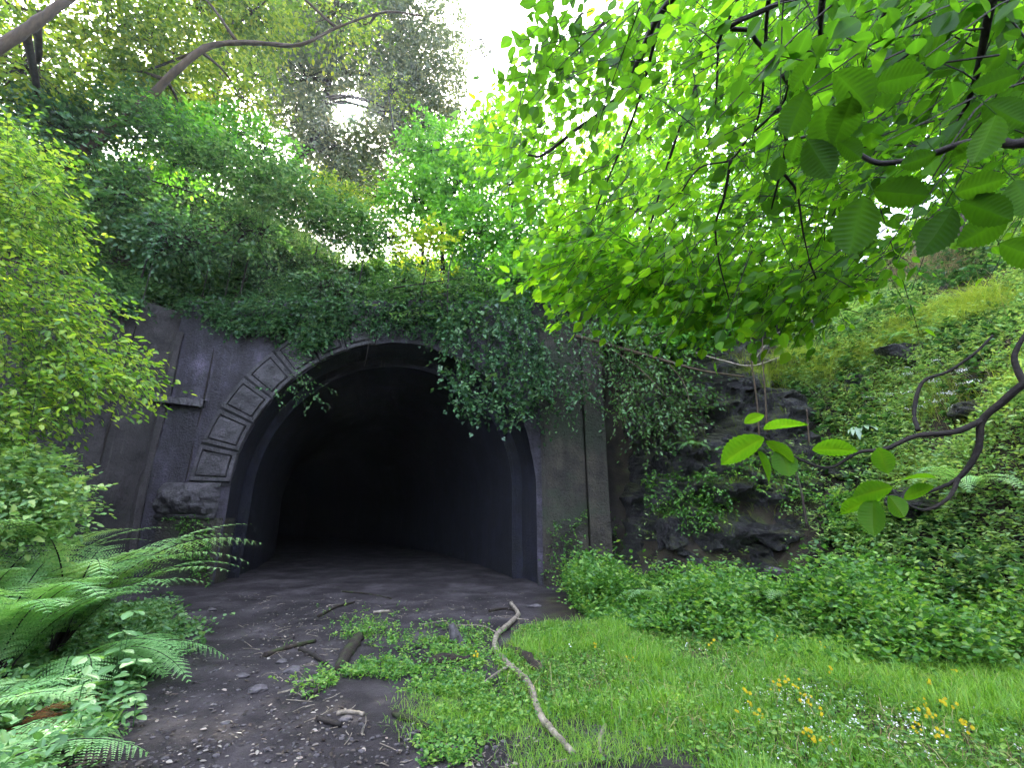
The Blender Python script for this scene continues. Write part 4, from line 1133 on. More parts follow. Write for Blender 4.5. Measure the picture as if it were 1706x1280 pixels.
# ------------------------------------------------------------------ overhanging boughs, upper right
over_root = thing("overhanging_tree", "broadleaf tree on the right whose leafy boughs hang across the upper right", "tree", foot(6.6, 1.4))
tk = [foot(6.6, 1.4), np.array([6.3, 1.5, 3.0]), np.array([5.9, 1.7, 5.5]), np.array([5.4, 1.9, 8.0])]
g = G(); tube(g, curve(tk, 8), [0.26, 0.22, 0.12], 10, rough=0.25); build(g, "trunk", M["bark"], over_root, smooth=True)
BOUGHS = [
    ([(1180, -60), (1098, 25), (1049, 134), (1010, 180), (957, 218), (905, 258), (880, 258)], 3.2, 0.022),
    ([(1275, 15), (1253, 53), (1278, 89), (1310, 135), (1313, 146), (1299, 178), (1249, 227), (1217, 266), (1164, 281), (1121, 341), (1095, 362)], 2.5, 0.010),
    ([(1760, -300), (1690, -80), (1654, 0), (1633, 96), (1619, 153), (1597, 202), (1572, 231)], 2.0, 0.016),
    ([(2150, 110), (1900, 190), (1706, 238), (1654, 233), (1597, 241), (1544, 259), (1469, 272), (1427, 254), (1395, 233), (1363, 224), (1327, 231)], 1.35, 0.011),
    ([(1297, 178), (1310, 234), (1301, 284), (1292, 320), (1285, 348)], 2.5, 0.010),
    ([(1301, 284), (1327, 320), (1338, 387), (1349, 437)], 2.5, 0.007),
    ([(1290, -40), (1278, 21), (1274, 107), (1267, 178), (1253, 231)], 2.7, 0.010),
    ([(1240, -20), (1199, 64), (1196, 96), (1189, 192), (1160, 249)], 2.9, 0.009),
    ([(1217, 266), (1206, 330), (1192, 377), (1199, 440), (1215, 500)], 2.6, 0.008),
    ([(1380, -40), (1370, 0), (1363, 89), (1357, 117)], 1.7, 0.010),
    ([(1100, 30), (1060, 180), (1000, 330), (985, 370)], 3.4, 0.010),
    ([(1180, 90), (1120, 250), (1075, 400), (1040, 460)], 3.8, 0.012),
    ([(1349, 437), (1362, 470), (1372, 500)], 2.6, 0.005),
    ([(1013, 30), (985, 60), (965, 90)], 3.2, 0.010),
    ([(1500, -20), (1440, 90), (1460, 180), (1430, 250)], 3.6, 0.012),
    ([(1640, 60), (1560, 130), (1520, 200), (1500, 300), (1450, 380)], 4.2, 0.013),
]
for pl, D, r0 in BOUGHS:
    P = at_dist(np.array([q[0] for q in pl]), np.array([q[1] for q in pl]), np.full(len(pl), D) * np.linspace(1.0, 1.1, len(pl)))
    g = G()
    if pl[0][1] < -70 or pl[0][0] > 1700 or pl[0] == (1275, 15):        # the boughs that come from outside the frame run on to the trunk
        P = np.concatenate([[np.array([5.8, 1.7, 4.2 + 1.8 * R.random()])], [(P[0] * 1.7 + np.array([5.8, 1.7, 5.0])) / 2.7 + [0, -0.1, 0.35]], P])
        tube(g, curve(P, 6), [r0 * 1.4, r0 * 0.9, r0 * 0.75, r0 * 0.6, r0 * 0.45, r0 * 0.3], 7, rough=0.12)
    else:
        tube(g, curve(P, 6), [r0, r0 * 0.35], 6, rough=0.25)
    build(g, "bough", M["twig"], over_root, smooth=True)
CAN = [(790, 190), (850, 110), (960, 60), (1060, 0), (1100, -60), (1760, -60), (1760, 330), (1600, 330), (1480, 420), (1420, 470), (1330, 440), (1250, 500), (1150, 480), (1060, 430), (1000, 370), (930, 330), (870, 290), (800, 250)]
LOW = [(900, 370), (1100, 400), (1280, 430), (1400, 440), (1440, 480), (1380, 515), (1290, 520), (1230, 550), (1130, 510), (1040, 500), (950, 500), (890, 440)]
TIPS = [(1150, 500), (1230, 540), (1330, 500), (1060, 490), (950, 480), (1270, 480), (1390, 470), (1180, 530)]
crown, inner_crown, tw = G(), G(), G()
def canopy(poly, n, d0, d1, kind, size, length, nleaf, tint, dx=(-0.75, 0.0, -0.35), stems=True, into=None):
    p = in_poly(poly, n)
    k = vnoise(np.stack([p[:, 0] / 75, p[:, 1] / 75, np.full(n, d0)], -1)) > -0.42
    p = p[k]
    P = at_dist(p[:, 0], p[:, 1], d0 + (d1 - d0) * R.random(len(p)))
    d = np.asarray(dx) + rnd(len(p), 0.4)
    sprays(crown if into is None else into, kind, P - unit(d) * length * 0.5, d, length, nleaf, size, droop=0.25, up=0.45, tint=tint, wig=0.3, stems=tw if stems else None, rad=0.0035)
canopy(CAN, 1250, 4.4, 7.5, "beech", 0.078, 0.75, 11, (0.2, 1.0))
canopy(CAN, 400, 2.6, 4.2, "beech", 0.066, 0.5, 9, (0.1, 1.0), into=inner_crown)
canopy(LOW, 420, 3.4, 5.0, "beech", 0.085, 0.5, 9, (0.3, 1.0))
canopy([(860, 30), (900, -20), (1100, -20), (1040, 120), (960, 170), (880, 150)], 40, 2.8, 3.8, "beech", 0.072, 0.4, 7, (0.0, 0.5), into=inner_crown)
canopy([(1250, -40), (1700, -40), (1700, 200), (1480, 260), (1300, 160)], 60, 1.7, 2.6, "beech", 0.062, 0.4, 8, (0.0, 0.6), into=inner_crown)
build(crown, "crown", M["canopy"], over_root)
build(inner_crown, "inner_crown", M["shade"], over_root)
build(tw, "branchwork", M["twig"], over_root)
# the large leaves close to the lens, (x, y, length px, direction on the picture in degrees from right, anticlockwise)
NEAR = [(1345, 232, 72, -60), (1440, 325, 100, -105), (1455, 318, 88, -3), (1588, 345, 92, -120), (1600, 335, 90, -18), (1590, 322, 82, 18), (1680, 360, 90, -150), (1665, 405, 90, -20), (1345, 150, 85, -115), (1370, 175, 80, -80),
        (1390, 120, 85, -40), (1420, 160, 75, -110), (1660, 190, 85, -110), (1640, 170, 75, -30), (1622, 150, 75, 20), (1455, 140, 85, 15), (1330, 225, 45, -110), (1690, 300, 70, -60), (1560, 255, 60, -160), (1395, 235, 50, -30), (1300, 260, 40, -100), (1640, 240, 55, 200), (1700, 120, 80, 200), (1360, 95, 70, -130)]
for px, py, ln, ang in NEAR:
    D = 1.25 + 0.2 * R.random()
    p0 = at_dist(np.array([px]), np.array([py]), np.array([D]))
    a = math.radians(ang)
    p1 = at_dist(np.array([px + ln * math.cos(a)]), np.array([py - ln * math.sin(a)]), np.array([D + 0.02 * R.normal()]))
    g = G()
    nrm = unit(EYE - p0) * -1 + rnd(1, 0.25) + [0, 0, 0.35]
    put(g, "toothed", p0, p1 - p0, nrm, np.linalg.norm(p1 - p0, axis=1) * 1.05, np.array([0.25 + 0.4 * R.random()]), 0.95)
    tube(g, curve([p0[0] + [0.012, 0.02, 0.05], p0[0] + [0.004, 0.008, 0.02], p0[0]], 3), [0.0012, 0.001], 4, 0.2)
    build(g, "leaf", M["near"], over_root)

# ------------------------------------------------------------------ crooked bough reaching in from the right edge
sap = thing("crooked_bough", "crooked dark branch reaching in from the right edge with a few large leaves", "branch", foot(4.9, 1.6))
def bough(pl, D, r, parent, extra=None):
    P = at_dist(np.array([q[0] for q in pl]), np.array([q[1] for q in pl]), np.array(D) if np.ndim(D) else np.full(len(pl), D))
    if extra is not None:
        P = np.concatenate([extra, P])
    g = G(); tube(g, curve(P, 7), r, 8, rough=0.12, seed=P[0, 0])
    return build(g, "twig", M["twig"], parent, smooth=True)
main = [(2100, 430), (1880, 545), (1760, 612), (1706, 640), (1668, 672), (1636, 701), (1629, 750), (1597, 797), (1544, 821), (1508, 832)]
b1 = bough(main, 1.75, [0.018, 0.014, 0.0125, 0.011, 0.010, 0.009, 0.0075, 0.005, 0.003], sap, [foot(4.9, 1.6), np.array([4.3, 1.5, 1.2]), np.array([2.8, 1.45, 1.75])])
b1.name = "main_stem"
bough([(1636, 701), (1590, 720), (1526, 727), (1473, 749), (1430, 754), (1384, 779), (1342, 770), (1299, 747), (1274, 729)], np.linspace(1.75, 1.6, 9), [0.009, 0.005, 0.003], sap)
bough([(1530, 718), (1523, 686), (1537, 637), (1580, 619), (1626, 587), (1654, 559)], np.linspace(1.72, 1.9, 6), [0.006, 0.003], sap)
bough([(1706, 640), (1690, 600), (1700, 570), (1720, 540)], np.linspace(1.75, 1.8, 4), [0.008, 0.004], sap)
bough([(1597, 797), (1580, 830), (1540, 850), (1500, 835)], np.linspace(1.75, 1.7, 4), [0.006, 0.003], sap)
for px, py, ln, ang in [(1274, 729, 85, 205), (1262, 752, 60, -60), (1272, 716, 75, 15), (1300, 745, 55, -75), (1352, 750, 75, 5), (1240, 706, 36, 30), (1275, 735, 60, -30),
                        (1480, 790, 48, 110), (1500, 800, 55, 12), (1488, 812, 70, 190), (1470, 828, 75, 195), (1455, 830, 62, -95), (1480, 826, 50, -50), (1505, 832, 50, 30)]:
    D = 1.6 + 0.05 * R.random()
    p0 = at_dist(np.array([px]), np.array([py]), np.array([D])); a = math.radians(ang)
    p1 = at_dist(np.array([px + ln * math.cos(a)]), np.array([py - ln * math.sin(a)]), np.array([D + 0.03 * R.normal()]))
    g = G()
    put(g, "toothed", p0, p1 - p0, unit(p0 - EYE) * 0.5 + rnd(1, 0.2) + [0, 0, 0.8], np.linalg.norm(p1 - p0, axis=1), np.array([0.85 + 0.1 * R.random()]), 0.95)
    build(g, "leaf", M["near"], sap)

# ------------------------------------------------------------------ ferns
def frond(base, az, L_, e0, e1, wmax, npin, fine, tint, twist=0.0):
    """one arching frond: midrib with paired, toothed pinnae; returns leaf mesh and midrib mesh."""
    g, s = G(), G()
    t = np.linspace(0, 1, 26)
    el = e0 + (e1 - e0) * t ** 1.15
    h = np.array([math.cos(az), math.sin(az), 0.0])
    dirs = np.cos(el)[:, None] * h + np.sin(el)[:, None] * np.array([0, 0, 1.0])
    P = base + np.concatenate([[np.zeros(3)], np.cumsum((dirs[1:] + dirs[:-1]) / 2 * L_ / 25, 0)])
    tube(s, P, [0.006 * L_ + 0.001, 0.001], 4, 0.3)
    lat0 = np.array([-h[1], h[0], 0.0])
    u = np.linspace(0.14, 0.99, npin)
    pos = np.stack([np.interp(u, t, P[:, i]) for i in range(3)], -1)
    dr = unit(np.stack([np.interp(u, t, dirs[:, i]) for i in range(3)], -1))
    nr = np.cross(dr, lat0)
    w = wmax * np.clip(np.sin(np.pi * (0.10 + 0.90 * u)) ** 0.75, 0, 1) * (1 - 0.15 * u) + 0.012
    for sgn in (1.0, -1.0):
        lat = sgn * lat0 * math.cos(twist) + nr * math.sin(twist)
        ax = unit(lat + 0.42 * dr - 0.10 * nr + rnd(npin, 0.05))
        if fine:
            m = fine
            q = (np.arange(m) + 0.4) / m
            B = pos[:, None] + ax[:, None] * (w[:, None] * q)[..., None]
            B[..., 2] -= 0.12 * (w[:, None] * q ** 2)
            for s2 in (1.0, -1.0):
                pa = unit(s2 * dr[:, None] * 0.95 + ax[:, None] * 0.45 + np.zeros((1, m, 1)))
                sz = (w[:, None] * 0.115 * (1.08 - q) + 0.006)
                put(g, "narrow", B.reshape(-1, 3), pa.reshape(-1, 3), np.repeat(-nr * np.sign((-nr)[:, 2:3] + 1e-9), m, 0) + rnd(npin * m, 0.12), sz.ravel(), np.clip(tint + R.normal(0, 0.12, npin * m), 0, 1), 2.6)
        else:
            put(g, "narrow", pos, ax, -nr * np.sign((-nr)[:, 2:3] + 1e-9) + rnd(npin, 0.12), w, np.clip(tint + R.normal(0, 0.12, npin), 0, 1), 0.75)
    return g, s

def fern(label, base, n, L_, wmax, name="bracken_fern", cat="fern", npin=24, fine=10, azs=None, mat="fern", tint=0.55, e0=1.25, e1=-0.35, group=None):
    base = np.asarray(base, float)
    root = thing(name, label, cat, base, group)
    for i in range(n):
        az = azs[i % len(azs)] + R.normal(0, 0.12) if azs is not None else 2 * math.pi * (i + 0.5 * R.random()) / n
        l_ = L_ * (0.75 + 0.45 * R.random())
        g, s = frond(base + rnd(1)[0] * 0.04 * [1, 1, 0], az, l_, e0 - 0.35 * R.random(), e1 - 0.5 * R.random(), wmax * l_ / L_, npin, fine, tint + R.normal(0, 0.12), R.normal(0, 0.15))
        f = build(g, "frond", M[mat], root)
        build(s, "midrib", M["twig"], f)
    return root
def ground_pt(x, y):
    return np.array([x, y, float(height(x, y))])
lf = "bracken on the left bank"
fern("large bracken fern arching right in front of the dark wall", ground_pt(-5.5, 6.2) + [0, 0, 0.1], 15, 2.3, 0.36, azs=[-0.1, 0.35, -0.55, 0.8, 1.4, -1.1, 0.1, 2.2, -0.3], e0=1.4, e1=-0.05, group=lf, tint=0.65)
fern("broad pale bracken fern at the left edge beside the path", ground_pt(-5.1, 5.1) + [0, 0, 0.1], 14, 1.9, 0.34, azs=[0.0, 0.6, -0.6, 1.2, -1.2, 1.9, 0.3, -0.3], e0=1.4, e1=-0.05, group=lf, tint=0.6)
fern("tall bracken fern highest on the left bank under the shrub", ground_pt(-6.0, 5.6) + [0, 0, 0.1], 14, 2.0, 0.34, group=lf, tint=0.7, azs=[-0.4, 0.4, -1.1, 1.1, 0.0, 2.0], e0=1.45, e1=0.0)
fern("low bracken fern whose tips droop over the path edge", ground_pt(-4.7, 5.5), 11, 1.4, 0.27, azs=[-0.2, 0.4, -0.8, 0.9, 0.1], e0=0.9, e1=-0.4, group=lf, tint=0.5)
fern("bracken fern filling the bottom left corner", ground_pt(-3.4, 3.2), 12, 1.0, 0.22, azs=[0.2, 0.9, -0.4, 1.6, -1.0, 2.4], e0=1.0, group=lf, tint=0.5)
fern("bracken fern behind the corner fern at the left margin", ground_pt(-4.2, 3.75), 9, 1.1, 0.22, azs=[0.2, 0.8, -0.4, 1.5, -1.0], e0=1.1, group=lf, tint=0.55)
fern("bracken fern standing tallest behind the others against the wall foot", ground_pt(-7.1, 7.0) + [0, 0, 0.2], 13, 2.0, 0.34, azs=[-0.2, 0.3, -0.7, 0.8, 1.4], group=lf, tint=0.7, e0=1.4, e1=0.0)
fern("rust brown withered fern among the green bracken", ground_pt(-4.0, 4.15), 7, 0.75, 0.12, mat="rust", azs=[0.0, 0.7, -0.5, 1.3], e0=0.8, e1=-0.7)
fern("bright blue green fern on the dark root stump by the tunnel", drop(1003, 960) + [0, -0.1, 0.25], 9, 0.62, 0.17, azs=[3.6, 4.4, 5.2, 2.9, 5.9, 4.0], npin=18, fine=6, e0=0.9, e1=-0.6, tint=0.4)
fern("pale feathery fern leaning out over the undergrowth on the right", ground_pt(5.0, 6.9) + [0, 0, 0.1], 8, 1.15, 0.22, azs=[3.4, 3.0, 4.1, 5.6, 0.2, 4.8], npin=24, fine=7, e0=1.2, e1=-0.4, tint=0.75)
fern("fern hanging out over the shaded hollow on the right bank", drop(1510, 575) + [0, -0.1, 0.1], 7, 0.85, 0.18, azs=[3.2, 3.8, 4.6, 5.4, 6.0], npin=18, fine=5, e0=0.5, e1=-0.5, tint=0.35)
fern("pale fern standing in the undergrowth in front of the black hollow", ground_pt(2.6, 8.6) + [0, 0, 0.2], 8, 0.9, 0.2, azs=[3.6, 4.4, 5.2, 2.9, 5.9, 0.3], npin=20, fine=6, e0=1.2, e1=-0.4, tint=0.6)
fern("fern rising from the undergrowth under the crooked branch", ground_pt(4.3, 8.0) + [0, 0, 0.2], 8, 0.95, 0.2, azs=[3.4, 4.2, 5.0, 2.6, 5.8, 0.0], npin=20, fine=6, e0=1.2, e1=-0.4, tint=0.8)
fern("fern low on the bank close to the right edge under the rock shelf", ground_pt(6.9, 7.0) + [0, 0, 0.2], 9, 1.0, 0.2, azs=[3.4, 3.9, 4.6, 2.8, 5.4], npin=20, fine=6, e0=1.0, e1=-0.5, tint=0.7)
fern("fern perched on the rock just right of the pier", drop(1150, 745) + [0, -0.1, 0.0], 7, 0.6, 0.14, azs=[3.6, 4.3, 5.0, 5.6], npin=16, fine=5, e0=0.7, e1=-0.7, tint=0.4)
fern("small pale fern on the ledge above the rock slab", drop(1450, 525), 6, 0.7, 0.14, azs=[3.0, 3.6, 2.6, 4.4], npin=16, fine=5, e0=0.8, e1=-0.3, tint=0.8)

def strap_fern(label, base, n, L_, mat="strap"):
    root = thing("strap_fern", label, "fern", base)
    for i in range(n):
        az = -math.pi / 2 + R.uniform(-1.7, 1.7)
        e0, e1 = R.uniform(0.2, 1.0), R.uniform(-1.5, -0.6)
        t = np.linspace(0, 1, 9)
        el = e0 + (e1 - e0) * t
        h = np.array([math.cos(az), math.sin(az), 0])
        l_ = L_ * R.uniform(0.7, 1.15)
        P = base + np.cumsum(np.cos(el)[:, None] * h + np.sin(el)[:, None] * [0, 0, 1.0], 0) * l_ / 9
        lat = np.array([-h[1], h[0], 0])
        w = (0.055 * l_ / 0.6 * np.sin(np.pi * (0.12 + 0.86 * t)) ** 0.6)[:, None]
        wv = 0.012 * np.sin(t * 19 + i)[:, None] * np.array([0, 0, 1.0])
        V = np.concatenate([P - lat * w + wv + [0, 0, .012], P, P + lat * w - wv + [0, 0, .012]])
        k = np.arange(8)
        g = G(); g.add(V, np.concatenate([np.stack([k, k + 1, k + 10, k + 9], -1), np.stack([k + 9, k + 10, k + 19, k + 18], -1)]), 0.4 + 0.4 * R.random())
        build(g, "frond", M[mat], root, smooth=True)
    return root
strap_fern("pale grey strap leaved fern above the crown of the arch", drop(588, 462) + [0, -0.15, 0.05], 13, 0.75)
strap_fern("pale strap fern spreading on the bank beside the grass ledge", drop(1432, 728) + [0, -0.12, 0.05], 14, 0.62)

# ------------------------------------------------------------------ nettles and small herbs at lower left
def nettle(label, base, h, size, n=4, mat="nettle", name="nettle", group=None, lean=(0, 0)):
    base = np.asarray(base, float)
    root = thing(name, label, "plant", base, group)
    P = curve([base, base + [lean[0] * 0.4, lean[1] * 0.4, h * 0.55], base + [lean[0], lean[1], h]], 5)
    g = G(); tube(g, P, [0.005, 0.003], 5, 0.3); build(g, "stem", M[mat], root)
    for i in range(n):
        c0 = P[int((0.35 + 0.65 * i / max(1, n - 1)) * (len(P) - 1))]
        for s in range(2 if i < n - 1 else 4):
            a = i * 1.57 + s * (math.pi if i < n - 1 else math.pi / 2) + R.normal(0, 0.25)
            g = G()
            ax = np.array([[math.cos(a), math.sin(a), -0.25 + 0.3 * R.random()]])
            put(g, "toothed", c0[None] + ax * 0.015, ax, np.array([[0, 0, 1.0]]) + rnd(1, 0.15), np.array([size * (1.1 - 0.4 * i / n) * R.uniform(0.85, 1.15)]), np.array([R.uniform(0.3, 0.9)]), 0.95)
            build(g, "leaf", M[mat], root)
    return root
for i, (x, y, h, sz, lb) in enumerate([(-3.62, 4.75, 0.62, 0.15, "nettle with wide pale leaves in front of the bracken tips"), (-3.35, 4.55, 0.42, 0.13, "short nettle at the edge of the path below the bracken"),
        (-3.85, 5.1, 0.72, 0.15, "tall nettle half hidden under the arching bracken"), (-3.25, 3.95, 0.42, 0.12, "nettle with glossy pale leaves above the corner fern"),
        (-3.0, 3.7, 0.34, 0.11, "small nettle at the right of the corner fern"), (-3.6, 4.3, 0.5, 0.14, "dark nettle between the withered fern and the path"),
        (-3.05, 4.3, 0.22, 0.08, "tiny nettle growing out onto the path"), (-3.45, 3.55, 0.38, 0.12, "nettle deep in the bottom left corner")]):
    nettle(lb, ground_pt(x, y), h, sz, 4, group="nettles beside the path", lean=(0.1 * R.random(), -0.05))
nettle("young plant with upright pale leaves before the brown wing wall", ground_pt(-6.7, 7.6), 1.5, 0.14, 6, name="leafy_herb")
# cream variegated shrub
patch_plant("variegated_shrub", "small cream leaved shrub glowing in the shade of the undergrowth", "bush",
            [(1430, 1020), (1470, 1005), (1520, 1030), (1510, 1050), (1460, 1055)], 34, "pale", "oval", 0.085, 0.28, 7, depth=(6.0, 6.4), d0=(0, -0.6, 0.1), stem_mat="twig", tint=(0.9, 1.0))

# ------------------------------------------------------------------ grass on ledges, right bank
def ledge_grass(label, poly, n, h, lean, tint, mat="grass", w=0.004, name="ledge_grass", clump=-2.0):
    p = in_poly(poly, n)
    P, Nn = cast(p[:, 0], p[:, 1])
    k = (P[:, 1] < 25) & (vnoise(P * 2.2 + 3.0) > clump)
    P, Nn = P[k], Nn[k]
    g = G()
    blades(g, P - Nn * 0.02, h * (0.6 + 0.8 * R.random(len(P))), w, np.full(len(P), lean), np.clip(tint + R.normal(0, 0.18, len(P)), 0, 1))
    return tag(build(g, name, M[mat]), label, "grass", kind="stuff")
ledge_grass("long grass hanging over the rock ledge", [(1235, 610), (1330, 600), (1420, 590), (1500, 545), (1620, 500), (1706, 480), (1706, 520), (1560, 570), (1420, 640), (1250, 650)], 11000, 0.42, 1.6, 0.6, "tuft", clump=-0.2)
ledge_grass("coarse grass on the steep bank", [(1400, 640), (1706, 540), (1706, 820), (1480, 820), (1400, 740)], 6000, 0.30, 1.3, 0.5, "tuft", clump=0.0)
ledge_grass("tufts of grass hanging between the wet rocks", [(1060, 640), (1240, 560), (1400, 540), (1390, 700), (1330, 900), (1100, 900)], 3500, 0.22, 1.5, 0.4, "tuft", clump=0.15)
ledge_grass("dry brown stems standing on the right bank", [(1400, 480), (1700, 400), (1700, 850), (1450, 850), (1350, 640)], 700, 0.5, 1.0, 0.5, "straw", 0.0035)
ledge_grass("pale dry grass on the slope left of the sun", [(370, 340), (470, 320), (570, 390), (620, 440), (500, 440), (400, 410)], 3500, 0.5, 1.4, 0.6, "pale", 0.006)
ledge_grass("dry straw coloured grass at the top of the rock face", [(1380, 470), (1500, 430), (1640, 400), (1640, 450), (1440, 520)], 3000, 0.35, 1.3, 0.5, "straw", 0.004)

# ------------------------------------------------------------------ dead wood
def stick(name, label, pl, r, mat="dead", z=0.02, cat="branch", rough=0.25, n=7, group=None, sub=()):
    P = on_ground(np.array([q[0] for q in pl]), np.array([q[1] for q in pl]))
    P[:, 2] = height(P[:, 0], P[:, 1]) + z
    C = curve(P, 6)
    g = G(); tube(g, C, r, n, rough=rough, seed=P[0, 0])
    o = tag(build(g, name, M[mat], smooth=True, loc=P[0]), label, cat, group)
    for pl2, r2 in sub:
        Q = on_ground(np.array([q[0] for q in pl2]), np.array([q[1] for q in pl2]))
        Q[:, 2] = height(Q[:, 0], Q[:, 1]) + z + np.linspace(0, 0.03, len(Q))
        g = G(); tube(g, curve(Q, 5), r2, 6, rough=rough)
        build(g, "twig", M[mat], o, smooth=True)
    return o
stick("fallen_branch", "long pale barkless crooked branch lying between the weeds and the lawn",
      [(851, 1010), (863, 1027), (856, 1038), (838, 1055), (826, 1068), (825, 1088), (842, 1110), (853, 1122), (872, 1140), (885, 1160), (893, 1185), (903, 1213), (918, 1232), (940, 1256), (958, 1275)],
      [0.036, 0.040, 0.036, 0.034, 0.030, 0.022], z=0.04, sub=[([(855, 1118), (835, 1130), (808, 1151)], [0.022, 0.009]), ([(858, 1036), (880, 1045)], [0.018, 0.006])])
stick("rotten_log", "short mossy brown log lying among the weeds", [(690, 1116), (730, 1109), (782, 1102)], [0.07, 0.075, 0.06], "log", 0.03, "log", 0.4, 10)
stick("rotten_log", "dark rotten log beneath the pale fallen branch", [(838, 1085), (865, 1100), (890, 1118), (905, 1132)], [0.06, 0.065, 0.05], "log", 0.03, "log", 0.4, 10)
stick("rotten_log", "mossy decayed log leaning at the left edge of the weeds", [(600, 1062), (580, 1090), (562, 1125)], [0.06, 0.075, 0.05], "log", 0.02, "log", 0.45, 10)
g = G(); q = on_ground(763, 1076); tube(g, [q + [0, 0, -.05], q + [-.03, 0, .12], q + [-.10, 0, .26]], [0.10, 0.085, 0.04], 8, rough=0.4)
tag(build(g, "stone", M["stone"], loc=q), "grey upright stone stub at the back of the weeds", "stone")
for pl, r, lb, mt in [
    ([(440, 1095), (480, 1082), (525, 1070)], 0.035, "dark stick lying across the path before the arch", "log"),
    ([(500, 1085), (520, 1095), (545, 1108)], 0.03, "black stick left of the mossy decayed log", "twig"),
    ([(530, 1205), (550, 1210), (568, 1216)], 0.028, "short black piece of wood on the near path", "twig"),
    ([(655, 1195), (690, 1208), (720, 1222)], 0.03, "dark rod of wood at the near edge of the weeds", "log"),
    ([(703, 1042), (725, 1036), (742, 1036), (748, 1046)], 0.014, "thin pale bent twig behind the grey stone stub", "dead"),
    ([(760, 1046), (800, 1044), (826, 1054)], 0.014, "thin pale twig left of the fallen branch's upper end", "dead"),
    ([(622, 1022), (650, 1021)], 0.03, "short pale stick on the dark ground before the tunnel", "dead"),
    ([(570, 988), (610, 991), (652, 997)], 0.02, "long thin twig lying at the tunnel mouth", "log"),
    ([(815, 1020), (840, 1015), (865, 1020)], 0.03, "curved brown stick behind the fallen branch's tip", "log"),
    ([(462, 1158), (478, 1154), (490, 1150)], 0.010, "small pale forked twig on the middle of the path", "dead"),
    ([(560, 1196), (585, 1192), (605, 1197)], 0.022, "pale broken stick near the black piece of wood", "dead"),
    ([(520, 1160), (545, 1145), (560, 1132)], 0.02, "thin brown stick at the left tip of the weeds", "log"),
    ([(530, 1030), (560, 1015), (590, 1006)], 0.03, "dark leaning stick at the left of the tunnel approach", "log"),
    ([(1010, 1232), (1000, 1250), (1002, 1275)], 0.02, "grey stick end at the bottom edge beside the lawn", "dead"),
    ([(705, 1232), (740, 1246), (760, 1262)], 0.018, "thin stick at the bottom edge below the yellow grass", "log")]:
    stick("stick", lb, pl, [r, r * 0.7], mt, r * 0.6, "stick", 0.3, 6)

def air_stick(name, label, pl, depth, r, mat, sub=(), cat="branch"):
    P = at(np.array([q[0] for q in pl]), np.array([q[1] for q in pl]), np.linspace(depth[0], depth[1], len(pl)))
    g = G(); tube(g, curve(P, 6), r, 6, rough=0.3, seed=P[0, 0])
    o = tag(build(g, name, M[mat], smooth=True, loc=P[0]), label, cat)
    for pl2, r2 in sub:
        Q = at(np.array([q[0] for q in pl2]), np.array([q[1] for q in pl2]), np.linspace(depth[0], depth[1], len(pl2)) - 0.02)
        g = G(); tube(g, curve(Q, 5), r2, 5, rough=0.3); build(g, "twig", M[mat], o, smooth=True)
    return o
air_stick("dead_bough", "long bare brown bough lying over the rocks below the bright maple", [(960, 560), (1040, 582), (1110, 602), (1170, 618), (1240, 628)], (11.2, 9.9), [0.05, 0.04, 0.02], "brownbark",
          [([(1050, 585), (1090, 560), (1120, 550)], [0.02, 0.008]), ([(1110, 602), (1140, 640), (1150, 680)], [0.02, 0.006]), ([(1000, 572), (1060, 610), (1110, 660)], [0.02, 0.006])])
air_stick("dead_bough", "pale grey dead twig pointing left above the grass ledge", [(1160, 588), (1200, 600), (1250, 610), (1300, 595)], (9.8, 9.6), [0.012, 0.02, 0.008], "dead", [([(1250, 610), (1280, 570), (1315, 540)], [0.014, 0.006])])
air_stick("bare_sapling", "thin bare sapling stem standing left of its twin before the rocks", [(1265, 740), (1262, 680), (1252, 600), (1250, 545)], (8.9, 9.1), [0.022, 0.018, 0.008], "brownbark", [([(1255, 620), (1235, 590), (1225, 560)], [0.008, 0.003])], "sapling")
air_stick("bare_sapling", "thin bare sapling stem standing right of its twin before the rocks", [(1278, 720), (1275, 660), (1270, 590), (1272, 540)], (8.9, 9.1), [0.02, 0.016, 0.007], "brownbark", [([(1278, 700), (1300, 704), (1328, 706)], [0.008, 0.003]), ([(1272, 600), (1290, 570), (1312, 545)], [0.008, 0.003])], "sapling")
air_stick("bare_sapling", "short broken stem beside the pale spreading fern", [(1348, 740), (1346, 710), (1344, 682)], (8.8, 8.9), [0.018, 0.01], "brownbark", (), "sapling")
air_stick("bare_sapling", "mossy leaning stem rising from the ground creeper under the rocks", [(1345, 880), (1335, 820), (1325, 780)], (8.2, 8.6), [0.025, 0.012], "log", (), "sapling")
air_stick("trailing_vine", "thin leafless vine dangling down into the arch from its crown", [(617, 540), (613, 580), (606, 615)], (12.2, 12.2), [0.012, 0.006], "twig", (), "vine")
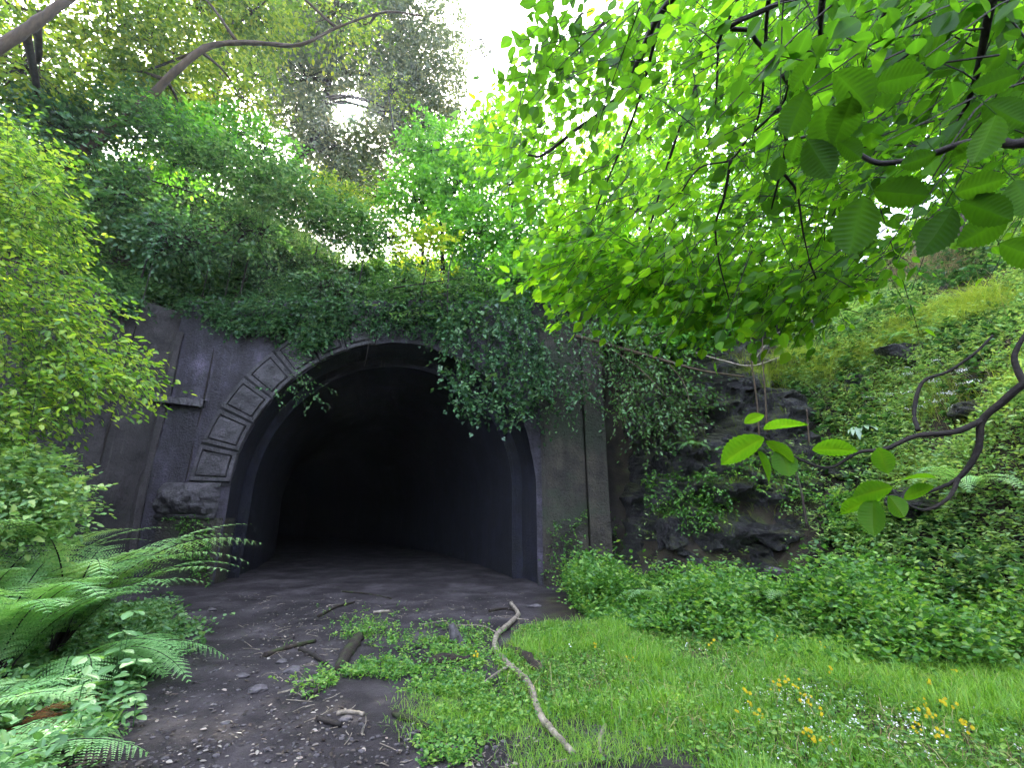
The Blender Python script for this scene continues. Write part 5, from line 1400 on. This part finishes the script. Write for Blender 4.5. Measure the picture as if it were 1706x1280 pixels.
# arching leafy runner in front of the ring
air = patch_plant("trailing_vine", "leafy bramble runner hanging across the upper left of the arch ring", "vine", [(470, 570), (500, 590), (545, 660), (530, 665), (470, 650), (450, 665), (440, 650), (490, 630)], 26, "ivy", "oval", 0.09, 0.45, 8, depth=(11.6, 12.0), d0=(0.5, -0.1, -0.6), stem_mat="twig", tint=(0.4, 1.0))
for pl, lb in [([(120, 330), (220, 360), (310, 420), (350, 480)], "arching bare stem drooping over the ivy at the left of the slope"),
               ([(60, 235), (150, 250), (240, 300), (300, 370)], "long bare stem hanging down the dark upper left slope"),
               ([(250, 300), (340, 330), (420, 400), (450, 450)], "thin arching stem below the bright drooping shrub"),
               ([(360, 260), (450, 310), (530, 390), (560, 450)], "slender bare stem falling from the crest to the strap fern"),
               ([(700, 500), (712, 440), (716, 400), (705, 360)], "dark upright dead stem against the golden bramble"),
               ([(745, 520), (748, 450), (760, 410)], "short dark stem right of the golden bramble"),
               ([(655, 480), (720, 470), (790, 460)], "dark fallen bough lying along the hill crest above the arch")]:
    air_stick("bare_branch", lb, pl, (12.0, 12.3), [0.025, 0.018, 0.008], "twig", (), "branch")
# roots of an old stump by the tunnel
sq = drop(1005, 985)
stump = thing("tree_stump", "dark rotten stump with hanging roots below the blue green fern", "stump", sq)
g = G(); lump(g, sq + [0, 0.15, 0.28], (0.34, 0.3, 0.42), 31, 4, 8, 0.22); build(g, "stump_body", M["log"], stump)
for i in range(7):
    a = sq + [R.uniform(-0.25, 0.3), -0.12, 0.55]
    g = G(); tube(g, curve([a, a + [R.normal(0, .04), -.1, -.25], a + [R.normal(0, .1), -.12, -.55]], 4), [0.018, 0.007], 5, rough=0.3); build(g, "root", M["brownbark"], stump)

# ------------------------------------------------------------------ flowers
YF = [(1185, 1071), (1292, 1064), (1372, 1079), (1388, 1118), (1293, 1143), (1310, 1136), (1324, 1142), (1345, 1166), (1338, 1160), (1242, 1157), (1249, 1171), (1224, 1190), (1263, 1190), (1272, 1191), (1372, 1188), (1343, 1222), (1361, 1228), (1391, 1228),
      (1531, 1217), (1558, 1222), (1535, 1189), (1554, 1192), (1542, 1174), (1572, 1167), (1583, 1174), (1604, 1206), (1615, 1214), (1547, 1139), (1590, 1119), (1601, 1125), (1634, 1105), (1050, 1098), (991, 1075), (792, 1093)]
for px, py in YF:
    hgt = 0.17 + 0.08 * R.random()
    q = on_ground(px, py, hgt)
    b0 = ground_pt(q[0] + 0.02 * R.normal(), q[1] + 0.03)
    root = thing("yellow_flower", "small bright yellow flower cluster on a thin stem standing in the grass", "flower", b0, "yellow flowers in the lawn")
    g = G(); tube(g, curve([b0, (b0 + q) / 2 + rnd(1)[0] * 0.01, q], 3), [0.003, 0.002], 4, 0.4); build(g, "stem", M["grass"], root)
    g = G()
    for _ in range(int(R.integers(3, 6))):
        c0 = q + rnd(1)[0] * [0.024, 0.02, 0.020]
        a = np.arange(6) * 2 * math.pi / 6 + R.random()
        tilt = np.array([0.3 * R.normal(), -0.8, 0.5])
        ax = np.stack([np.cos(a), 0.45 * np.sin(a), 0.85 * np.sin(a)], -1)
        put(g, "oval", np.repeat(c0[None], 6, 0), ax, np.repeat(tilt[None], 6, 0), np.full(6, R.uniform(0.010, 0.017)), R.uniform(0.2, 0.9, 6), 1.3)
    build(g, "bloom", M["petal"], root)
p_ = np.concatenate([in_poly([(1180, 1130), (1330, 1120), (1480, 1160), (1600, 1230), (1560, 1270), (1400, 1250), (1250, 1200)], 120), in_poly([(1450, 1090), (1530, 1095), (1540, 1140), (1480, 1140)], 40), in_poly([(1290, 1135), (1350, 1140), (1360, 1175), (1310, 1170)], 40), in_poly([(900, 1050), (1700, 1120), (1700, 1280), (1200, 1270)], 150)])
g = G()
q = on_ground(p_[:, 0], p_[:, 1], 0.14)
for _ in range(3):
    c0 = q + rnd(len(q), 0.010)
    put(g, "broad", c0, rnd(len(q)) * [1, 1, 0.3], np.array([0, -0.5, 0.8]) + rnd(len(q), 0.3), 0.010 + 0.008 * R.random(len(q)), R.random(len(q)), 1.3)
tag(build(g, "white_clover_blossom", M["white"]), "tiny white clover flowers sprinkled over the lawn", "flowers", kind="stuff")
pp = in_poly([(1420, 620), (1640, 600), (1690, 680), (1600, 700), (1460, 720)], 22)
P, Nn = cast(pp[:, 0], pp[:, 1])
g = G()
for a_, n_ in zip(P, Nn):
    c0 = a_ + n_ * 0.25 + rnd(26) * [0.06, 0.06, 0.015]
    put(g, "broad", c0, rnd(26) * [1, 1, 0.2], np.array([0, -0.5, 0.8]) + rnd(26, 0.2), np.full(26, 0.022), R.random(26), 1.2)
    tube(g, [a_, a_ + n_ * 0.24], [0.004, 0.003], 3, 0.0)
tag(build(g, "white_umbel_blossom", M["white"]), "flat white flower heads scattered on the right bank", "flowers", kind="stuff")

# ------------------------------------------------------------------ litter, gravel, path stones
def scatter_path(n, poly):
    q = on_ground(*in_poly(poly, n).T)
    q[:, 2] = height(q[:, 0], q[:, 1])
    return q
PATH = [(360, 985), (900, 985), (860, 1040), (640, 1040), (540, 1130), (600, 1200), (900, 1230), (1010, 1225), (1150, 1290), (130, 1290), (250, 1150), (330, 1060)]
base_g = G(); lump(base_g, (0, 0, 0), (1, 1, 0.6), 5, 1, 5, 0.1)
bv = np.concatenate(base_g.v); bf = np.concatenate(base_g.f[3])
def pebbles(name, label, q, size, mat):
    g = G()
    a = R.random(len(q)) * 6.28
    ca, sa = np.cos(a)[:, None], np.sin(a)[:, None]
    st = 0.7 + 0.6 * R.random((len(q), 1))
    X = (bv[None, :, 0] * ca - bv[None, :, 1] * sa) * st; Y = bv[None, :, 0] * sa + bv[None, :, 1] * ca; Z = np.broadcast_to(bv[None, :, 2], X.shape)
    V = q[:, None] + np.stack([X, Y, Z], -1) * size[:, None, None]
    g.add(V.reshape(-1, 3), (bf[None] + np.arange(len(q))[:, None, None] * len(bv)).reshape(-1, 3), np.repeat(R.random(len(q)), len(bv)))
    return tag(build(g, name, M[mat]), label, "gravel", kind="stuff")
q = scatter_path(1100, PATH)
q = np.concatenate([q, scatter_path(300, [(960, 1235), (1010, 1225), (1160, 1285), (940, 1285)])])
pebbles("gravel", "small dark stones scattered over the muddy path", q, 0.008 + 0.02 * R.random(len(q)) ** 3, "stone")
q = scatter_path(330, PATH)
pebbles("pale_gravel", "small pale chips scattered over the muddy path", q, 0.007 + 0.011 * R.random(len(q)) ** 2, "litter")
q = np.concatenate([scatter_path(900, PATH), scatter_path(700, [(420, 1000), (860, 1000), (850, 1050), (640, 1040), (540, 1100), (430, 1100)])])
g = G()
put(g, "oval", q + [0, 0, 0.012], rnd(len(q)) * [1, 1, 0.15], np.array([0, 0, 1.0]) + rnd(len(q), 0.35), 0.02 + 0.03 * R.random(len(q)), R.random(len(q)) ** 1.5)
tag(build(g, "fallen_leaves", M["litter"]), "brown and pale dead leaves littering the dark ground before the tunnel", "leaf litter", kind="stuff")
q = scatter_path(150, [(380, 990), (880, 990), (850, 1050), (640, 1040), (540, 1130), (640, 1230), (1000, 1280), (600, 1280), (420, 1110)])
g = G()
for a in q:
    an = R.random() * 3.14; l_ = 0.04 + 0.12 * R.random() ** 2
    d = np.array([math.cos(an), math.sin(an), 0.1 * R.normal()]) * l_
    tube(g, [a + [0, 0, .008] - d, a + [0, 0, .012] + rnd(1)[0] * 0.01, a + [0, 0, .01] + d], [0.004, 0.003], 4, R.random())
tag(build(g, "twig_litter", M["dead"]), "thin broken twigs littering the dark ground", "twig litter", kind="stuff")
for px, py, s, lb in [(430, 1152, 0.075, "flat embedded stone in the middle of the path"), (486, 1120, 0.085, "brown flat stone behind the path's flat stone"), (405, 1128, 0.05, "small rounded stone at the left of the path"), (470, 1105, 0.06, "dark stone beside the stick across the path"),
                   (375, 1206, 0.03, "pale chip of stone on the near path"), (352, 1018, 0.07, "mossy stone at the edge of the left jamb"), (890, 1012, 0.10, "round mossy stone at the right foot of the tunnel"), (575, 1200, 0.05, "grey stone near the black piece of wood"), (1290, 955, 0.16, "brown stone half buried in the ground creeper")]:
    a = drop(px, py)
    g = G(); lump(g, a + [0, 0, s * 0.15], (s * 1.3, s, s * 0.55), int(px), 3, 9, 0.12)
    tag(build(g, "stone", M["stone"], smooth=False, loc=a), lb, "stone")

# ------------------------------------------------------------------ air
mh, nt, out = newmat("thin_haze")
pv = nt.nodes.new("ShaderNodeVolumePrincipled")
pv.inputs["Color"].default_value = (0.80, 0.88, 1.0, 1)
pv.inputs["Density"].default_value = 0.0006
pv.inputs["Anisotropy"].default_value = 0.72
nt.links.new(pv.outputs[0], out.inputs["Volume"])
g = G(); box(g, (-425, -305, -4), (425, 505, 75))
hz = build(g, "haze", mh)
tag(hz, "thin pale haze in the air of the wooded cutting", "haze", kind="stuff")
cy.volume_bounces = 1
